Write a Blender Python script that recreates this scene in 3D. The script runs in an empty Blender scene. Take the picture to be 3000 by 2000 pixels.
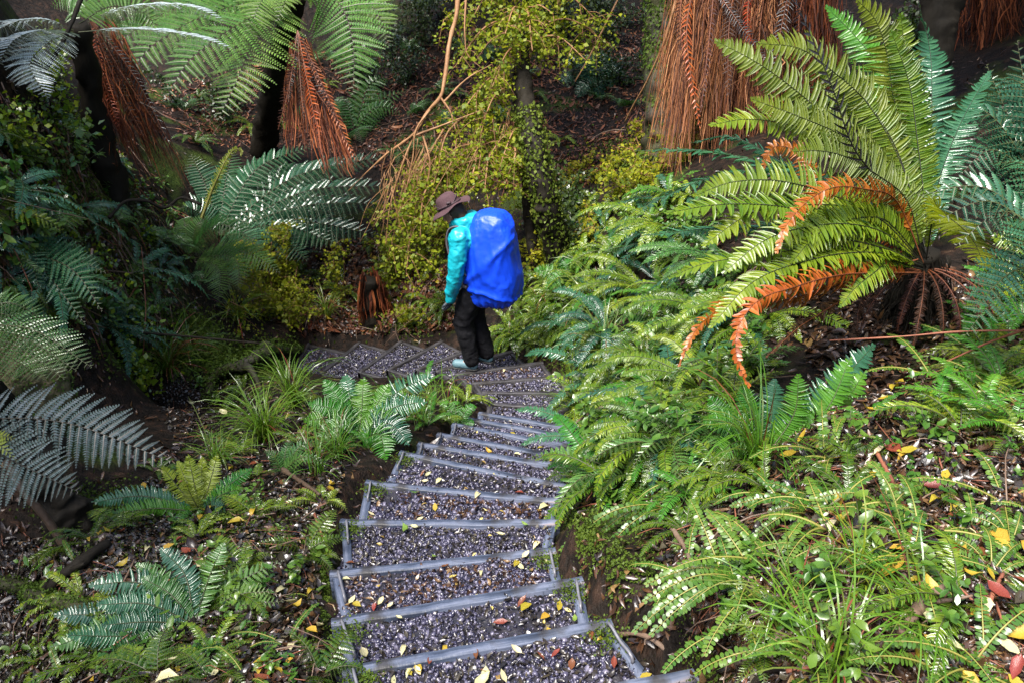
import bpy, bmesh, math, random
import numpy as np
from math import radians, sin, cos, pi

rng = np.random.default_rng(11)
random.seed(11)
scene = bpy.context.scene
COL = scene.collection

# ------------------------------------------------------------------ camera geometry
FOC = 2500.0                      # focal length for a 3000 px wide frame
PITCH = radians(30)
CP, SP = cos(PITCH), sin(PITCH)
TOCAM = np.array([0, -CP, SP])
UP = np.array([0, 0, 1.0])


def ray(px, py):
    dx, dz = (np.asarray(px, float) - 1500) / FOC, (1000 - np.asarray(py, float)) / FOC
    return np.stack([dx, CP + dz * SP, -SP + dz * CP], -1)


def U(px, py, d):
    """world point seen at a pixel, at a depth along the lens axis"""
    return ray(px, py) * np.asarray(d, float)[..., None]


def Zp(px, py, z):
    r = ray(px, py)
    return r * (z / r[..., 2:3])


def nrm(v):
    v = np.asarray(v, float)
    return v / np.maximum(np.linalg.norm(v, axis=-1, keepdims=True), 1e-9)


# ------------------------------------------------------------------ numpy value noise
_perm = rng.random((64, 64, 64)).astype(np.float32)


def vnoise(p):
    p = np.asarray(p, float)
    i = np.floor(p).astype(int)
    f = p - i
    f = f * f * (3 - 2 * f)
    r = 0
    for dx in (0, 1):
        for dy in (0, 1):
            for dz in (0, 1):
                w = (f[..., 0] if dx else 1 - f[..., 0]) * (f[..., 1] if dy else 1 - f[..., 1]) * (f[..., 2] if dz else 1 - f[..., 2])
                r = r + w * _perm[(i[..., 0] + dx) & 63, (i[..., 1] + dy) & 63, (i[..., 2] + dz) & 63]
    return r * 2 - 1


def fbm(p, o=4):
    s, a = 0, 1.0
    p = np.asarray(p, float)
    for k in range(o):
        s = s + a * vnoise(p * 2 ** k + 17.3 * k)
        a *= .5
    return s


# ------------------------------------------------------------------ object helpers
def link(o, parent=None):
    COL.objects.link(o)
    if parent is not None:
        o.parent = parent
    return o


def tag(o, label=None, cat=None, group=None, kind=None):
    if label: o['label'] = label
    if cat: o['category'] = cat
    if group: o['group'] = group
    if kind: o['kind'] = kind
    return o


def empty(name, loc, label=None, cat=None, group=None):
    o = bpy.data.objects.new(name, None)
    o.location = loc
    o.empty_display_size = .1
    link(o)
    return tag(o, label, cat, group)


def mkmesh(name, V, Fs, mi=None, mats=(), smooth=False):
    V = np.asarray(V, np.float32).reshape(-1, 3)
    if isinstance(Fs, np.ndarray):
        Fs = [Fs]
    Fs = [np.asarray(f, np.int32) for f in Fs if len(f)]
    me = bpy.data.meshes.new(name)
    me.vertices.add(len(V))
    me.vertices.foreach_set('co', V.ravel())
    idx = np.concatenate([f.ravel() for f in Fs])
    cnt = np.concatenate([np.full(len(f), f.shape[1], np.int32) for f in Fs])
    me.loops.add(len(idx))
    me.loops.foreach_set('vertex_index', idx)
    me.polygons.add(len(cnt))
    st = np.concatenate([[0], np.cumsum(cnt)[:-1]]).astype(np.int32)
    me.polygons.foreach_set('loop_start', st)
    me.polygons.foreach_set('loop_total', cnt)
    for m in mats:
        me.materials.append(m)
    if mi is not None:
        me.polygons.foreach_set('material_index', np.asarray(mi, np.int32))
    if smooth:
        me.polygons.foreach_set('use_smooth', np.ones(len(cnt), bool))
    me.update(calc_edges=True)
    return me


def obj(name, me, parent=None, loc=None):
    o = bpy.data.objects.new(name, me)
    if loc is not None:
        o.location = loc
    return link(o, parent)


class Acc:
    """collects quads"""
    def __init__(s):
        s.V, s.F, s.M, s.n = [], [], [], 0

    def add(s, V, Fq, m=0):
        V = np.asarray(V, float).reshape(-1, 3)
        Fq = np.asarray(Fq, int)
        s.V.append(V)
        s.F.append(Fq + s.n)
        s.M.append(np.full(len(Fq), m) if np.isscalar(m) else np.asarray(m))
        s.n += len(V)

    def get(s):
        return np.concatenate(s.V), np.concatenate(s.F), np.concatenate(s.M)

    def mesh(s, name, mats, smooth=False, org=None):
        V, Fq, M = s.get()
        if org is not None:
            V = V - np.asarray(org)
        return mkmesh(name, V, Fq, M, mats, smooth)


def gridfaces(nr, nc, wrap=False):
    r, c = np.meshgrid(np.arange(nr - 1), np.arange(nc if wrap else nc - 1), indexing='ij')
    a = r * nc + c
    b = r * nc + (c + 1) % nc
    return np.stack([a, b, b + nc, a + nc], -1).reshape(-1, 4)


def curve(pts, n=40):
    """smooth polyline through pts, n samples of equal arc length"""
    pts = np.asarray(pts, float)
    if len(pts) == 2:
        pts = np.array([pts[0], (pts[0] + pts[1]) / 2, pts[1]])
    d = np.concatenate([[0], np.cumsum(np.linalg.norm(np.diff(pts, axis=0), axis=1))])
    m = np.gradient(pts, d, axis=0)
    t = np.linspace(0, d[-1], n * 4)
    k = np.clip(np.searchsorted(d, t, 'right') - 1, 0, len(pts) - 2)
    h = (d[k + 1] - d[k])[:, None]
    s = ((t - d[k])[:, None]) / h
    P = (2 * s**3 - 3 * s**2 + 1) * pts[k] + (s**3 - 2 * s**2 + s) * h * m[k] + (-2 * s**3 + 3 * s**2) * pts[k + 1] + (s**3 - s**2) * h * m[k + 1]
    d = np.concatenate([[0], np.cumsum(np.linalg.norm(np.diff(P, axis=0), axis=1))])
    t = np.linspace(0, d[-1], n)
    return np.stack([np.interp(t, d, P[:, j]) for j in range(3)], -1), d[-1]


def tube(acc, pts, r0, r1=None, seg=6, n=None, m=0, noise=0., nf=3., smooth_pts=True):
    pts = np.asarray(pts, float)
    n = n or max(6, 4 * len(pts))
    P, L = curve(pts, n) if smooth_pts else (pts, 1)
    n = len(P)
    T = nrm(np.gradient(P, axis=0))
    h = np.array([.31, .53, .79]) if abs(T[0, 2]) > .7 else UP
    S = nrm(np.cross(T, h))
    B = np.cross(T, S)
    r = np.linspace(r0, r0 if r1 is None else r1, n) if np.isscalar(r0) else np.interp(np.linspace(0, 1, n), np.linspace(0, 1, len(r0)), r0)
    P = np.concatenate([P[:1], P, P[-1:]]); S = np.concatenate([S[:1], S, S[-1:]]); B = np.concatenate([B[:1], B, B[-1:]])
    r = np.concatenate([r[:1] * .05, r, r[-1:] * .05]); n += 2
    a = np.arange(seg) * 2 * pi / seg
    V = P[:, None] + r[:, None, None] * (np.cos(a)[None, :, None] * S[:, None] + np.sin(a)[None, :, None] * B[:, None])
    if noise:
        dirs = nrm(V - P[:, None])
        V = V + dirs * (fbm(V * nf, 4) * noise)[..., None] * r[:, None, None]
    acc.add(V, gridfaces(n, seg, True), m)


def box(acc, c, ax, ay, az, hx, hy, hz, m=0, jit=0., sub=1, bev=.004):
    """bevelled board: long axis ax with sub segments, softened edges, a little warped"""
    c, ax, ay, az = [np.asarray(q, float) for q in (c, ax, ay, az)]
    prof = np.array([(-1, -1, 1, 0), (-1, -1, 0, 1), (-1, 1, 0, -1), (-1, 1, 1, 0), (1, 1, -1, 0), (1, 1, 0, -1), (1, -1, 0, 1), (1, -1, -1, 0)], float)
    yy = prof[:, 0] * hy + prof[:, 2] * bev
    zz = prof[:, 1] * hz + prof[:, 3] * bev
    t = np.concatenate([[-hx, -hx + bev], np.linspace(-hx + bev, hx - bev, sub + 1)[1:-1], [hx - bev, hx]])
    sc = np.ones(len(t)); sc[[0, -1]] = 0
    Y = yy[None] - (1 - sc[:, None]) * np.sign(yy) * bev
    Zz = zz[None] - (1 - sc[:, None]) * np.sign(zz) * bev
    V = c + t[:, None, None] * ax + Y[..., None] * ay + Zz[..., None] * az
    if jit:
        V = V + fbm(V * 5, 3)[..., None] * jit * az + fbm(V * 4 + 9, 3)[..., None] * jit * ay + vnoise(V * 38)[..., None] * jit * .3 * (az + ay)
    n0 = acc.n
    acc.add(V, gridfaces(len(t), 8, True), m)
    for b in (n0, n0 + (len(t) - 1) * 8):
        acc.F.append(np.array([[b, b + 1, b + 2, b + 3], [b + 3, b + 4, b + 7, b], [b + 4, b + 5, b + 6, b + 7]]))
        acc.M.append(np.full(3, m))


# ------------------------------------------------------------------ materials
def newmat(name):
    m = bpy.data.materials.new(name)
    m.use_nodes = True
    nt = m.node_tree
    p = nt.nodes['Principled BSDF']
    return m, nt, p


def nd(nt, t, **kw):
    n = nt.nodes.new('ShaderNode' + t)
    for k, v in kw.items():
        if k.startswith('i_'):
            key = k[2:]
            key = int(key) if key.isdigit() else key.replace('_', ' ')
            n.inputs[key].default_value = v
        else:
            setattr(n, k, v)
    return n


def ramp(nt, cols, fac):
    r = nd(nt, 'ValToRGB')
    e = r.color_ramp.elements
    while len(e) < len(cols):
        e.new(.5)
    for k, c in enumerate(cols):
        pos = k / (len(cols) - 1)
        if len(c) == 4:
            pos = c[3]
        e[k].position = pos
        e[k].color = (c[0], c[1], c[2], 1)
    nt.links.new(fac, r.inputs['Fac'])
    return r.outputs['Color']


def math_(nt, op, a, b):
    n = nd(nt, 'Math', operation=op)
    for k, v in enumerate((a, b)):
        if isinstance(v, (int, float)):
            n.inputs[k].default_value = v
        else:
            nt.links.new(v, n.inputs[k])
    return n.outputs[0]


def noise_(nt, scale, detail=3, coord='Object', vec=None):
    n = nd(nt, 'TexNoise', i_Scale=scale, i_Detail=detail)
    if vec is None:
        tc = nd(nt, 'TexCoord')
        vec = tc.outputs[coord]
    nt.links.new(vec, n.inputs['Vector'])
    return n.outputs['Fac']


def leafmat(name, cols, rough=.32, trans=.28, var=.5, spec=.5, bump=.25, nscale=9, thin_tint=(1.15, 1.2, .55)):
    m, nt, p = newmat(name)
    L = nt.links.new
    geo = nd(nt, 'NewGeometry')
    oi = nd(nt, 'ObjectInfo')
    nz = noise_(nt, nscale, 3)
    fac = math_(nt, 'ADD', math_(nt, 'MULTIPLY', geo.outputs['Random Per Island'], .45), math_(nt, 'MULTIPLY', nz, .6))
    c = ramp(nt, cols, fac)
    hsv = nd(nt, 'HueSaturation')
    L(c, hsv.inputs['Color'])
    L(math_(nt, 'ADD', math_(nt, 'MULTIPLY', oi.outputs['Random'], var), 1 - var / 2), hsv.inputs['Value'])
    L(math_(nt, 'ADD', math_(nt, 'MULTIPLY', oi.outputs['Random'], -.04), .52), hsv.inputs['Hue'])
    L(hsv.outputs[0], p.inputs['Base Color'])
    nz2 = noise_(nt, 55, 2)
    L(math_(nt, 'ADD', math_(nt, 'MULTIPLY', nz2, rough * 1.1), rough * .35), p.inputs['Roughness'])
    p.inputs['Specular IOR Level'].default_value = spec
    b = nd(nt, 'Bump', i_Strength=bump, i_Distance=.004)
    L(nz2, b.inputs['Height'])
    L(b.outputs[0], p.inputs['Normal'])
    if trans:
        t = nd(nt, 'BsdfTranslucent')
        mx = nd(nt, 'Mix', data_type='RGBA', blend_type='MULTIPLY')
        mx.inputs['Factor'].default_value = 1
        L(hsv.outputs[0], mx.inputs[6])
        mx.inputs[7].default_value = (*thin_tint, 1)
        L(mx.outputs[2], t.inputs['Color'])
        s = nd(nt, 'MixShader', i_0=trans)
        L(p.outputs[0], s.inputs[1])
        L(t.outputs[0], s.inputs[2])
        L(s.outputs[0], nt.nodes['Material Output'].inputs['Surface'])
    return m


def plainmat(name, cols, scale=8, rough=(.5, .8), bump=.3, bscale=40, spec=.4, island=False, detail=5, stretch=None, dist=.01, coord='Object', sheen=0):
    m, nt, p = newmat(name)
    L = nt.links.new
    tc = nd(nt, 'TexCoord')
    vec = tc.outputs[coord]
    if stretch:
        mp = nd(nt, 'Mapping')
        mp.inputs['Scale'].default_value = stretch
        L(vec, mp.inputs['Vector'])
        vec = mp.outputs[0]
    nz = noise_(nt, scale, detail, vec=vec)
    if island:
        geo = nd(nt, 'NewGeometry')
        nz = math_(nt, 'ADD', math_(nt, 'MULTIPLY', geo.outputs['Random Per Island'], .8), math_(nt, 'MULTIPLY', nz, .25))
    L(ramp(nt, cols, nz), p.inputs['Base Color'])
    n2 = noise_(nt, bscale, 4, vec=vec)
    mr = nd(nt, 'MapRange', i_3=rough[0], i_4=rough[1])
    L(n2, mr.inputs[0])
    L(mr.outputs[0], p.inputs['Roughness'])
    p.inputs['Specular IOR Level'].default_value = spec
    if bump:
        b = nd(nt, 'Bump', i_Strength=bump, i_Distance=dist)
        L(n2, b.inputs['Height'])
        L(b.outputs[0], p.inputs['Normal'])
    return m


M = {}
M['crown'] = leafmat('crown_fern_leaf', [(.030, .075, .006), (.075, .135, .008), (.14, .20, .012), (.23, .26, .025)], .34, .38, .35)
M['crown_back'] = leafmat('crown_fern_pale_underside', [(.07, .11, .008), (.15, .185, .012), (.23, .26, .025)], .5, .5, .3)
M['tree'] = leafmat('tree_fern_leaf', [(.018, .065, .016), (.040, .115, .024), (.080, .175, .036)], .28, .25, .5, thin_tint=(1, 1.1, .6))
M['treelight'] = leafmat('pale_tree_fern_leaf', [(.055, .14, .025), (.11, .22, .045), (.19, .31, .075)], .30, .35, .3, thin_tint=(1, 1.1, .6))
M['silver'] = leafmat('silvery_fern_leaf', [(.022, .04, .036), (.055, .08, .075), (.11, .13, .14)], .2, .12, .3)
M['skyglare'] = leafmat('sky_glare_frond', [(.16, .21, .19), (.30, .36, .36), (.48, .54, .56)], .25, .15, .2)  # whitish colour stands in for sky glare on the wet fronds
M['blue'] = leafmat('bluish_wet_fern_leaf', [(.012, .050, .026), (.026, .088, .045), (.055, .14, .068)], .20, .2, .5, thin_tint=(.9, 1.1, .7))
M['bright'] = leafmat('bright_green_fern_leaf', [(.022, .095, .010), (.045, .16, .014), (.085, .22, .02)], .30, .35, .4)
M['yellowfern'] = leafmat('yellow_green_new_frond', [(.14, .19, .012), (.24, .28, .02), (.33, .34, .04)], .38, .4, .25)
M['slope'] = leafmat('small_slope_fern_leaf', [(.014, .048, .004), (.05, .115, .009), (.12, .18, .013), (.22, .25, .026)], .22, .32, .9)
M['round'] = leafmat('round_leaflet', [(.022, .07, .008), (.055, .125, .014), (.115, .19, .026)], .34, .3, .4)
M['shrub'] = leafmat('small_shrub_leaf', [(.040, .075, .004), (.12, .16, .008), (.24, .25, .012), (.38, .35, .03)], .55, .40, .3, spec=.22, thin_tint=(1.2, 1.1, .4))
M['shrubdark'] = leafmat('dark_shrub_leaf', [(.012, .03, .006), (.03, .055, .010), (.06, .09, .015)], .35, .2, .4)
M['grass'] = leafmat('sedge_blade', [(.035, .10, .008), (.075, .17, .012), (.14, .23, .02)], .30, .35, .4)
M['grassolive'] = leafmat('olive_sedge_blade', [(.05, .08, .014), (.09, .13, .018), (.15, .18, .03)], .35, .3, .4)
M['moss'] = leafmat('moss', [(.022, .045, .005), (.05, .085, .008), (.095, .13, .014)], .7, .2, .4, spec=.2)
M['dead'] = leafmat('dead_orange_frond', [(.10, .018, .004), (.28, .052, .008), (.42, .12, .022)], .42, .2, .3, thin_tint=(1.2, .8, .5))
M['deadbrown'] = leafmat('dead_brown_frond', [(.010, .005, .003), (.03, .011, .006), (.075, .03, .012)], .6, .1, .3, spec=.2, thin_tint=(1.2, .8, .5))
M['deadblack'] = leafmat('withered_black_frond', [(.004, .0035, .003), (.011, .008, .008), (.02, .016, .018)], .4, .05, .3)
M['rachis'] = plainmat('fern_stem', [(.02, .025, .008), (.06, .07, .02)], 10, (.35, .6), .1)
M['rachisdark'] = plainmat('dark_fern_stem', [(.006, .006, .004), (.02, .018, .010)], 10, (.35, .6), .1)
M['rachisgold'] = plainmat('golden_fern_stem', [(.12, .12, .02), (.25, .22, .05)], 10, (.4, .6), .1)
M['rachisbrown'] = plainmat('brown_fern_stem', [(.07, .02, .008), (.2, .06, .02)], 10, (.4, .6), .1)
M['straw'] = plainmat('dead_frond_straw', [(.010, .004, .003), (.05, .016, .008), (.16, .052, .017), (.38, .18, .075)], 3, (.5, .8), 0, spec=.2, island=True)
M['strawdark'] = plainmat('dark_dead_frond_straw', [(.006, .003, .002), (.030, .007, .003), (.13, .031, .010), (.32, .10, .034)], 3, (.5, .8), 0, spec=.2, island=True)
M['bark'] = plainmat('dark_wet_bark', [(.003, .0025, .002), (.011, .009, .006), (.026, .021, .014)], 5, (.6, .95), .9, 25, stretch=(1, 1, .3), spec=.15)
M['barkbrown'] = plainmat('brown_bark', [(.018, .011, .007), (.055, .034, .02), (.10, .07, .042)], 5, (.45, .8), .8, 25, stretch=(1, 1, .3))
M['barkmoss'] = plainmat('mossy_bark', [(.006, .005, .004), (.016, .014, .008), (.035, .036, .010), (.055, .06, .014)], 4, (.6, .9), .8, 30)
M['vine'] = plainmat('orange_brown_vine_bark', [(.10, .045, .018), (.22, .11, .045), (.34, .2, .10)], 8, (.5, .8), .5, 40)
M['twig'] = plainmat('pale_twig_bark', [(.05, .03, .02), (.14, .09, .06), (.26, .2, .15)], 6, (.45, .8), .4, 40)
M['twigred'] = plainmat('reddish_twig_bark', [(.09, .03, .018), (.19, .065, .035), (.28, .12, .06)], 6, (.45, .8), .4, 40)
M['rock'] = plainmat('lichen_rock', [(.015, .016, .006), (.05, .045, .02), (.12, .10, .05), (.22, .19, .10)], 9, (.6, .9), 1, 26, dist=.02, spec=.2)
M['metal'] = plainmat('weathered_metal_pin', [(.06, .06, .07), (.16, .16, .18)], 20, (.3, .5), .2, spec=.6)
M['gravel'] = plainmat('wet_crushed_gravel', [(.007, .007, .014), (.020, .019, .038), (.036, .034, .062), (.066, .061, .098), (.20, .185, .24)], 30, (.10, .42), .4, 60, spec=.6, island=True)
M['mud'] = plainmat('wet_dark_mud', [(.006, .006, .008), (.016, .014, .018), (.032, .028, .034)], 14, (.15, .6), .8, 40, spec=.5)
M['litter'] = plainmat('leaf_litter', [(.006, .004, .0025, 0), (.018, .009, .005, .3), (.042, .019, .009, .6), (.075, .036, .015, .85), (.22, .14, .05, 1)], 8, (.15, .5), .3, 40, spec=.6, island=True)
M['littergrey'] = plainmat('wet_grey_leaf_litter', [(.006, .005, .004, 0), (.014, .011, .009, .35), (.028, .022, .017, .65), (.05, .042, .026, .9), (.20, .17, .10, 1)], 8, (.12, .4), .3, 40, spec=.6, island=True)
M['litterred'] = plainmat('red_brown_leaf_litter', [(.02, .008, .005, 0), (.06, .02, .010, .35), (.13, .045, .02, .7), (.22, .09, .035, .93), (.4, .28, .1, 1)], 8, (.3, .6), .3, 40, spec=.3, island=True)
M['leafyellow'] = leafmat('fallen_yellow_leaf', [(.16, .09, .010), (.32, .22, .02), (.42, .33, .05)], .35, .2, .4, nscale=20)
M['leaftan'] = plainmat('small_tan_leaf', [(.10, .045, .02), (.22, .15, .04), (.40, .32, .08), (.45, .40, .2)], 8, (.2, .5), .2, 40, island=True)
M['leafpale'] = leafmat('fallen_pale_leaf', [(.28, .24, .10), (.42, .38, .2), (.5, .47, .3)], .35, .15, .4, nscale=20)
M['leafbrown'] = leafmat('fallen_red_brown_leaf', [(.06, .014, .008), (.13, .035, .016), (.2, .07, .03)], .3, .1, .4, nscale=20)
M['leafgreen'] = leafmat('fallen_green_leaf', [(.05, .12, .02), (.10, .18, .03), (.2, .26, .06)], .3, .2, .4, nscale=20)


def woodmat(name, cols):
    m, nt, p = newmat(name)
    L = nt.links.new
    tc = nd(nt, 'TexCoord')
    mp = nd(nt, 'Mapping')
    mp.inputs['Scale'].default_value = (2.0, 28, 28)
    L(tc.outputs['Object'], mp.inputs['Vector'])
    g = noise_(nt, 2.2, 6, vec=mp.outputs[0])
    big = noise_(nt, 3.5, 3)
    cr = nd(nt, 'Mapping')
    cr.inputs['Scale'].default_value = (60, 3, 3)
    L(tc.outputs['Object'], cr.inputs['Vector'])
    g2 = noise_(nt, 1.0, 2, vec=cr.outputs[0])
    fac = math_(nt, 'ADD', math_(nt, 'MULTIPLY', g, .65), math_(nt, 'MULTIPLY', big, .4))
    c = ramp(nt, cols, math_(nt, 'ADD', math_(nt, 'MULTIPLY', math_(nt, 'SUBTRACT', fac, .52), 1.35), .5))
    dirt = nd(nt, 'MapRange', i_1=.54, i_2=.68, i_3=0, i_4=.85)
    L(noise_(nt, 9, 5), dirt.inputs[0])
    mx = nd(nt, 'Mix', data_type='RGBA')
    L(dirt.outputs[0], mx.inputs['Factor'])
    L(c, mx.inputs[6])
    mx.inputs[7].default_value = (.022, .019, .016, 1)
    L(mx.outputs[2], p.inputs['Base Color'])
    mr = nd(nt, 'MapRange', i_1=.3, i_2=.7, i_3=.34, i_4=.78)
    L(big, mr.inputs[0])
    L(mr.outputs[0], p.inputs['Roughness'])
    b = nd(nt, 'Bump', i_Strength=.6, i_Distance=.004)
    L(math_(nt, 'ADD', g, math_(nt, 'MULTIPLY', g2, .7)), b.inputs['Height'])
    L(b.outputs[0], p.inputs['Normal'])
    p.inputs['Specular IOR Level'].default_value = .38
    return m


M['wood'] = woodmat('wet_weathered_timber', [(.008, .010, .017, .26), (.045, .058, .090, .44), (.115, .13, .18, .60), (.20, .165, .165, .78)])
M['wooddim'] = woodmat('dim_reflection_timber', [(.008, .007, .007, .25), (.03, .028, .030, .45), (.06, .056, .06, .62), (.10, .09, .085, .8)])  # darker, browner colour stands in for weaker sky reflection on the far boards


def groundmat():
    m, nt, p = newmat('forest_soil')
    L = nt.links.new
    n1 = noise_(nt, 1.1, 4)
    n2 = noise_(nt, 14, 6)
    n3 = noise_(nt, 70, 3)
    soil = ramp(nt, [(.004, .003, .002, .3), (.010, .007, .005, .5), (.025, .014, .009, .65), (.05, .03, .018, .8)], n2)
    mossc = ramp(nt, [(.012, .022, .004, .35), (.035, .055, .008, .55), (.06, .085, .012, .75)], n3)
    mr = nd(nt, 'MapRange', i_1=.56, i_2=.66)
    L(n1, mr.inputs[0])
    mx = nd(nt, 'Mix', data_type='RGBA')
    L(mr.outputs[0], mx.inputs['Factor'])
    L(soil, mx.inputs[6])
    L(mossc, mx.inputs[7])
    L(mx.outputs[2], p.inputs['Base Color'])
    p.inputs['Specular IOR Level'].default_value = .12
    rr = nd(nt, 'MapRange', i_3=.45, i_4=.95)
    L(n3, rr.inputs[0])
    L(rr.outputs[0], p.inputs['Roughness'])
    b = nd(nt, 'Bump', i_Strength=.9, i_Distance=.03)
    L(math_(nt, 'ADD', n2, math_(nt, 'MULTIPLY', n3, .4)), b.inputs['Height'])
    L(b.outputs[0], p.inputs['Normal'])
    return m


M['soil'] = groundmat()
# ------------------------------------------------------------------ stairs: board ends (left, right) seen in the photo, each riser one step lower
BO = [(1010, 2130, 2033, 1956), (1000, 1948, 1790, 1806), (969, 1808, 1706, 1683), (966, 1665, 1627, 1599), (997, 1516, 1640, 1518), (1073, 1402, 1650, 1458), (1174, 1316, 1660, 1414),
      (1227, 1290, 1670, 1361), (1283, 1262, 1675, 1334), (1327, 1234, 1675, 1299), (1370, 1218, 1680, 1272), (1404, 1202, 1680, 1247),
      (1429, 1173, 1680, 1194), (1412, 1143, 1675, 1143), (1382, 1116, 1662, 1095), (1331, 1090, 1590, 1056), (1274, 1082, 1500, 1024),
      (1215, 1078, 1400, 1008), (1130, 1080, 1293, 995), (1047, 1088, 1174, 995), (930, 1095, 1050, 999), (847, 1085, 900, 1003)]
RISE = .14
Z1 = -2.095
STEPZ = [Z1 - RISE * (i - 1) for i in range(len(BO))]
SA = [Zp(b[0], b[1], z) for b, z in zip(BO, STEPZ)]      # left ends of the nosing boards
SC = [Zp(b[2], b[3], z) for b, z in zip(BO, STEPZ)]      # right ends
NS = len(BO)

# ------------------------------------------------------------------ terrain: heights from depths read off the photo
TP = [(3000, 2000, 1.95), (2300, 2000, 2.15), (2060, 1900, 2.38), (1830, 1640, 2.85), (1700, 1500, 3.2), (2050, 1700, 2.5), (2500, 1600, 2.4), (3000, 1500, 2.5), (2500, 1300, 3.05),
      (3000, 1200, 3.1), (2100, 1300, 3.5), (1800, 1300, 4.1), (1740, 1200, 5.0), (2650, 1080, 3.85), (3000, 950, 3.9), (1760, 1000, 6.5), (2100, 900, 5.2), (2400, 880, 4.6), (1720, 800, 7.9),
      (2100, 600, 6.8), (3000, 500, 5.5), (2600, 400, 6.8), (2050, 430, 8.6), (1800, 620, 9.0), (1700, 430, 10.5), (1720, 230, 12.3), (1800, 0, 14), (3000, 0, 8.5), (2500, 0, 10.5),
      (1300, 960, 8.7), (1400, 820, 9.4), (1150, 920, 9.2), (1200, 620, 10.6), (1200, 300, 12.3), (1200, 0, 14), (900, 960, 9.5), (720, 880, 9.8), (650, 750, 10.2), (600, 500, 10.9),
      (550, 400, 11.4), (500, 250, 12.8), (300, 0, 13.5), (0, 600, 5.3), (200, 620, 6.4), (420, 720, 8.2), (0, 350, 5.8), (200, 300, 7.6), (380, 480, 9.0), (100, 900, 5.6), (330, 1000, 6.9),
      (0, 1150, 4.6), (250, 1200, 5.7), (450, 1080, 7.3), (720, 1070, 7.6), (560, 1220, 6.3), (820, 1200, 6.6), (920, 1300, 5.3), (1020, 1200, 6.3), (1260, 1200, 5.9), (1150, 1290, 5.0),
      (700, 1400, 4.6), (420, 1420, 4.6), (100, 1500, 4.2), (850, 1560, 3.45), (500, 1650, 3.5), (100, 1750, 3.5), (900, 1800, 2.85), (550, 1950, 2.65), (90, 1975, 3.7), (330, 1960, 2.85), (200, 1850, 3.15), (900, 1400, 4.25)]
cpts = [U(*p) for p in TP]
for i in range(1, NS - 1):                       # banks beside the stairs
    a, c = SA[i], SC[i]
    s = nrm(c - a)
    back = .5 * (SA[i - 1] - a)
    cpts.append(a - s * .10 + np.array([0, 0, -.06]))
    cpts.append(a - s * .10 + back + np.array([0, 0, -.04]))
    cpts.append(c + s * .16 + np.array([0, 0, .06 if 1 < i < 13 else -.05]))
    cpts.append((a + c) / 2 + np.array([0, 0, -.08]))
for x, y, z in [(0, -2, -1.4), (-2, -2, -1.6), (2, -2, -.9), (-5, 0, -1.5), (5, 0, .3), (-9, 4, 0.5), (9, 4, 3), (-9, 12, 0), (10, 12, 3), (0, 22, 2.5), (-10, 22, 3.5), (10, 22, 5), (0, 15, -.8), (-5, 15, -1), (5, 15, 0.2), (0, -6, -.6), (-8, -5, -.5), (8, -5, 1.5), (-20, 8, 3), (20, 8, 7), (-18, 26, 6), (18, 26, 9), (0, 34, 8), (-16, -8, 0), (16, -8, 4)]:
    cpts.append(np.array([x, y, z], float))
cpts = np.array(cpts)


def tps_fit(P, z, lam=.004):
    n = len(P)
    d = np.linalg.norm(P[:, None] - P[None], axis=-1)
    K = np.where(d > 0, d * d * np.log(np.maximum(d, 1e-9)), 0) + lam * np.eye(n)
    Q = np.concatenate([np.ones((n, 1)), P], 1)
    A = np.block([[K, Q], [Q.T, np.zeros((3, 3))]])
    return np.linalg.solve(A, np.concatenate([z, np.zeros(3)]))


_w = tps_fit(cpts[:, :2], cpts[:, 2])


def tps_eval(X):
    out = np.zeros(len(X))
    for k in range(0, len(X), 20000):
        x = X[k:k + 20000]
        d = np.linalg.norm(x[:, None] - cpts[None, :, :2], axis=-1)
        out[k:k + 20000] = np.where(d > 0, d * d * np.log(np.maximum(d, 1e-9)), 0) @ _w[:-3] + _w[-3] + x @ _w[-2:]
    return out


def treads():
    for i in range(1, NS):
        a, c, pa, pc = SA[i], SC[i], SA[i - 1].copy(), SC[i - 1].copy()
        yield i, np.array([a, c, pc, pa])[:, :2], STEPZ[i]


def inside(q, X, pad=0.):
    s = np.full(len(X), 1e9)
    ar = 0
    for k in range(4):
        ar += q[k][0] * q[(k + 1) % 4][1] - q[k][1] * q[(k + 1) % 4][0]
    sg = 1 if ar > 0 else -1
    for k in range(4):
        e = q[(k + 1) % 4] - q[k]
        nn = np.array([-e[1], e[0]]) * sg / np.linalg.norm(e)
        s = np.minimum(s, (X - q[k]) @ nn)
    return s


GX0, GX1, GY0, GY1, GS = -8.0, 8.0, -1.0, 17.0, .04
gx = np.arange(GX0, GX1 + .001, GS)
gy = np.arange(GY0, GY1 + .001, GS)
XX, YY = np.meshgrid(gx, gy, indexing='xy')
XY = np.stack([XX.ravel(), YY.ravel()], -1)
ZZ = tps_eval(XY)
P3 = np.concatenate([XY, np.zeros((len(XY), 1))], 1)
ZZ = ZZ + fbm(P3 * 1.3, 3) * .05 + fbm(P3 * 5 + 4, 3) * .022
for i, q, z in treads():
    s = inside(q, XY)
    w = np.clip((s + .05) / .05, 0, 1)
    lim = z - .075
    ZZ = np.where(s > -.05, np.where(ZZ > lim, ZZ * (1 - w) + lim * w, ZZ), ZZ)
ZG = ZZ.reshape(XX.shape)


def hz(x, y):
    x = np.asarray(x, float); y = np.asarray(y, float)
    fx = np.clip((x - GX0) / GS, 0, len(gx) - 1.001)
    fy = np.clip((y - GY0) / GS, 0, len(gy) - 1.001)
    i, j = fx.astype(int), fy.astype(int)
    u, v = fx - i, fy - j
    return ZG[j, i] * (1 - u) * (1 - v) + ZG[j, i + 1] * u * (1 - v) + ZG[j + 1, i] * (1 - u) * v + ZG[j + 1, i + 1] * u * v


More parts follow.
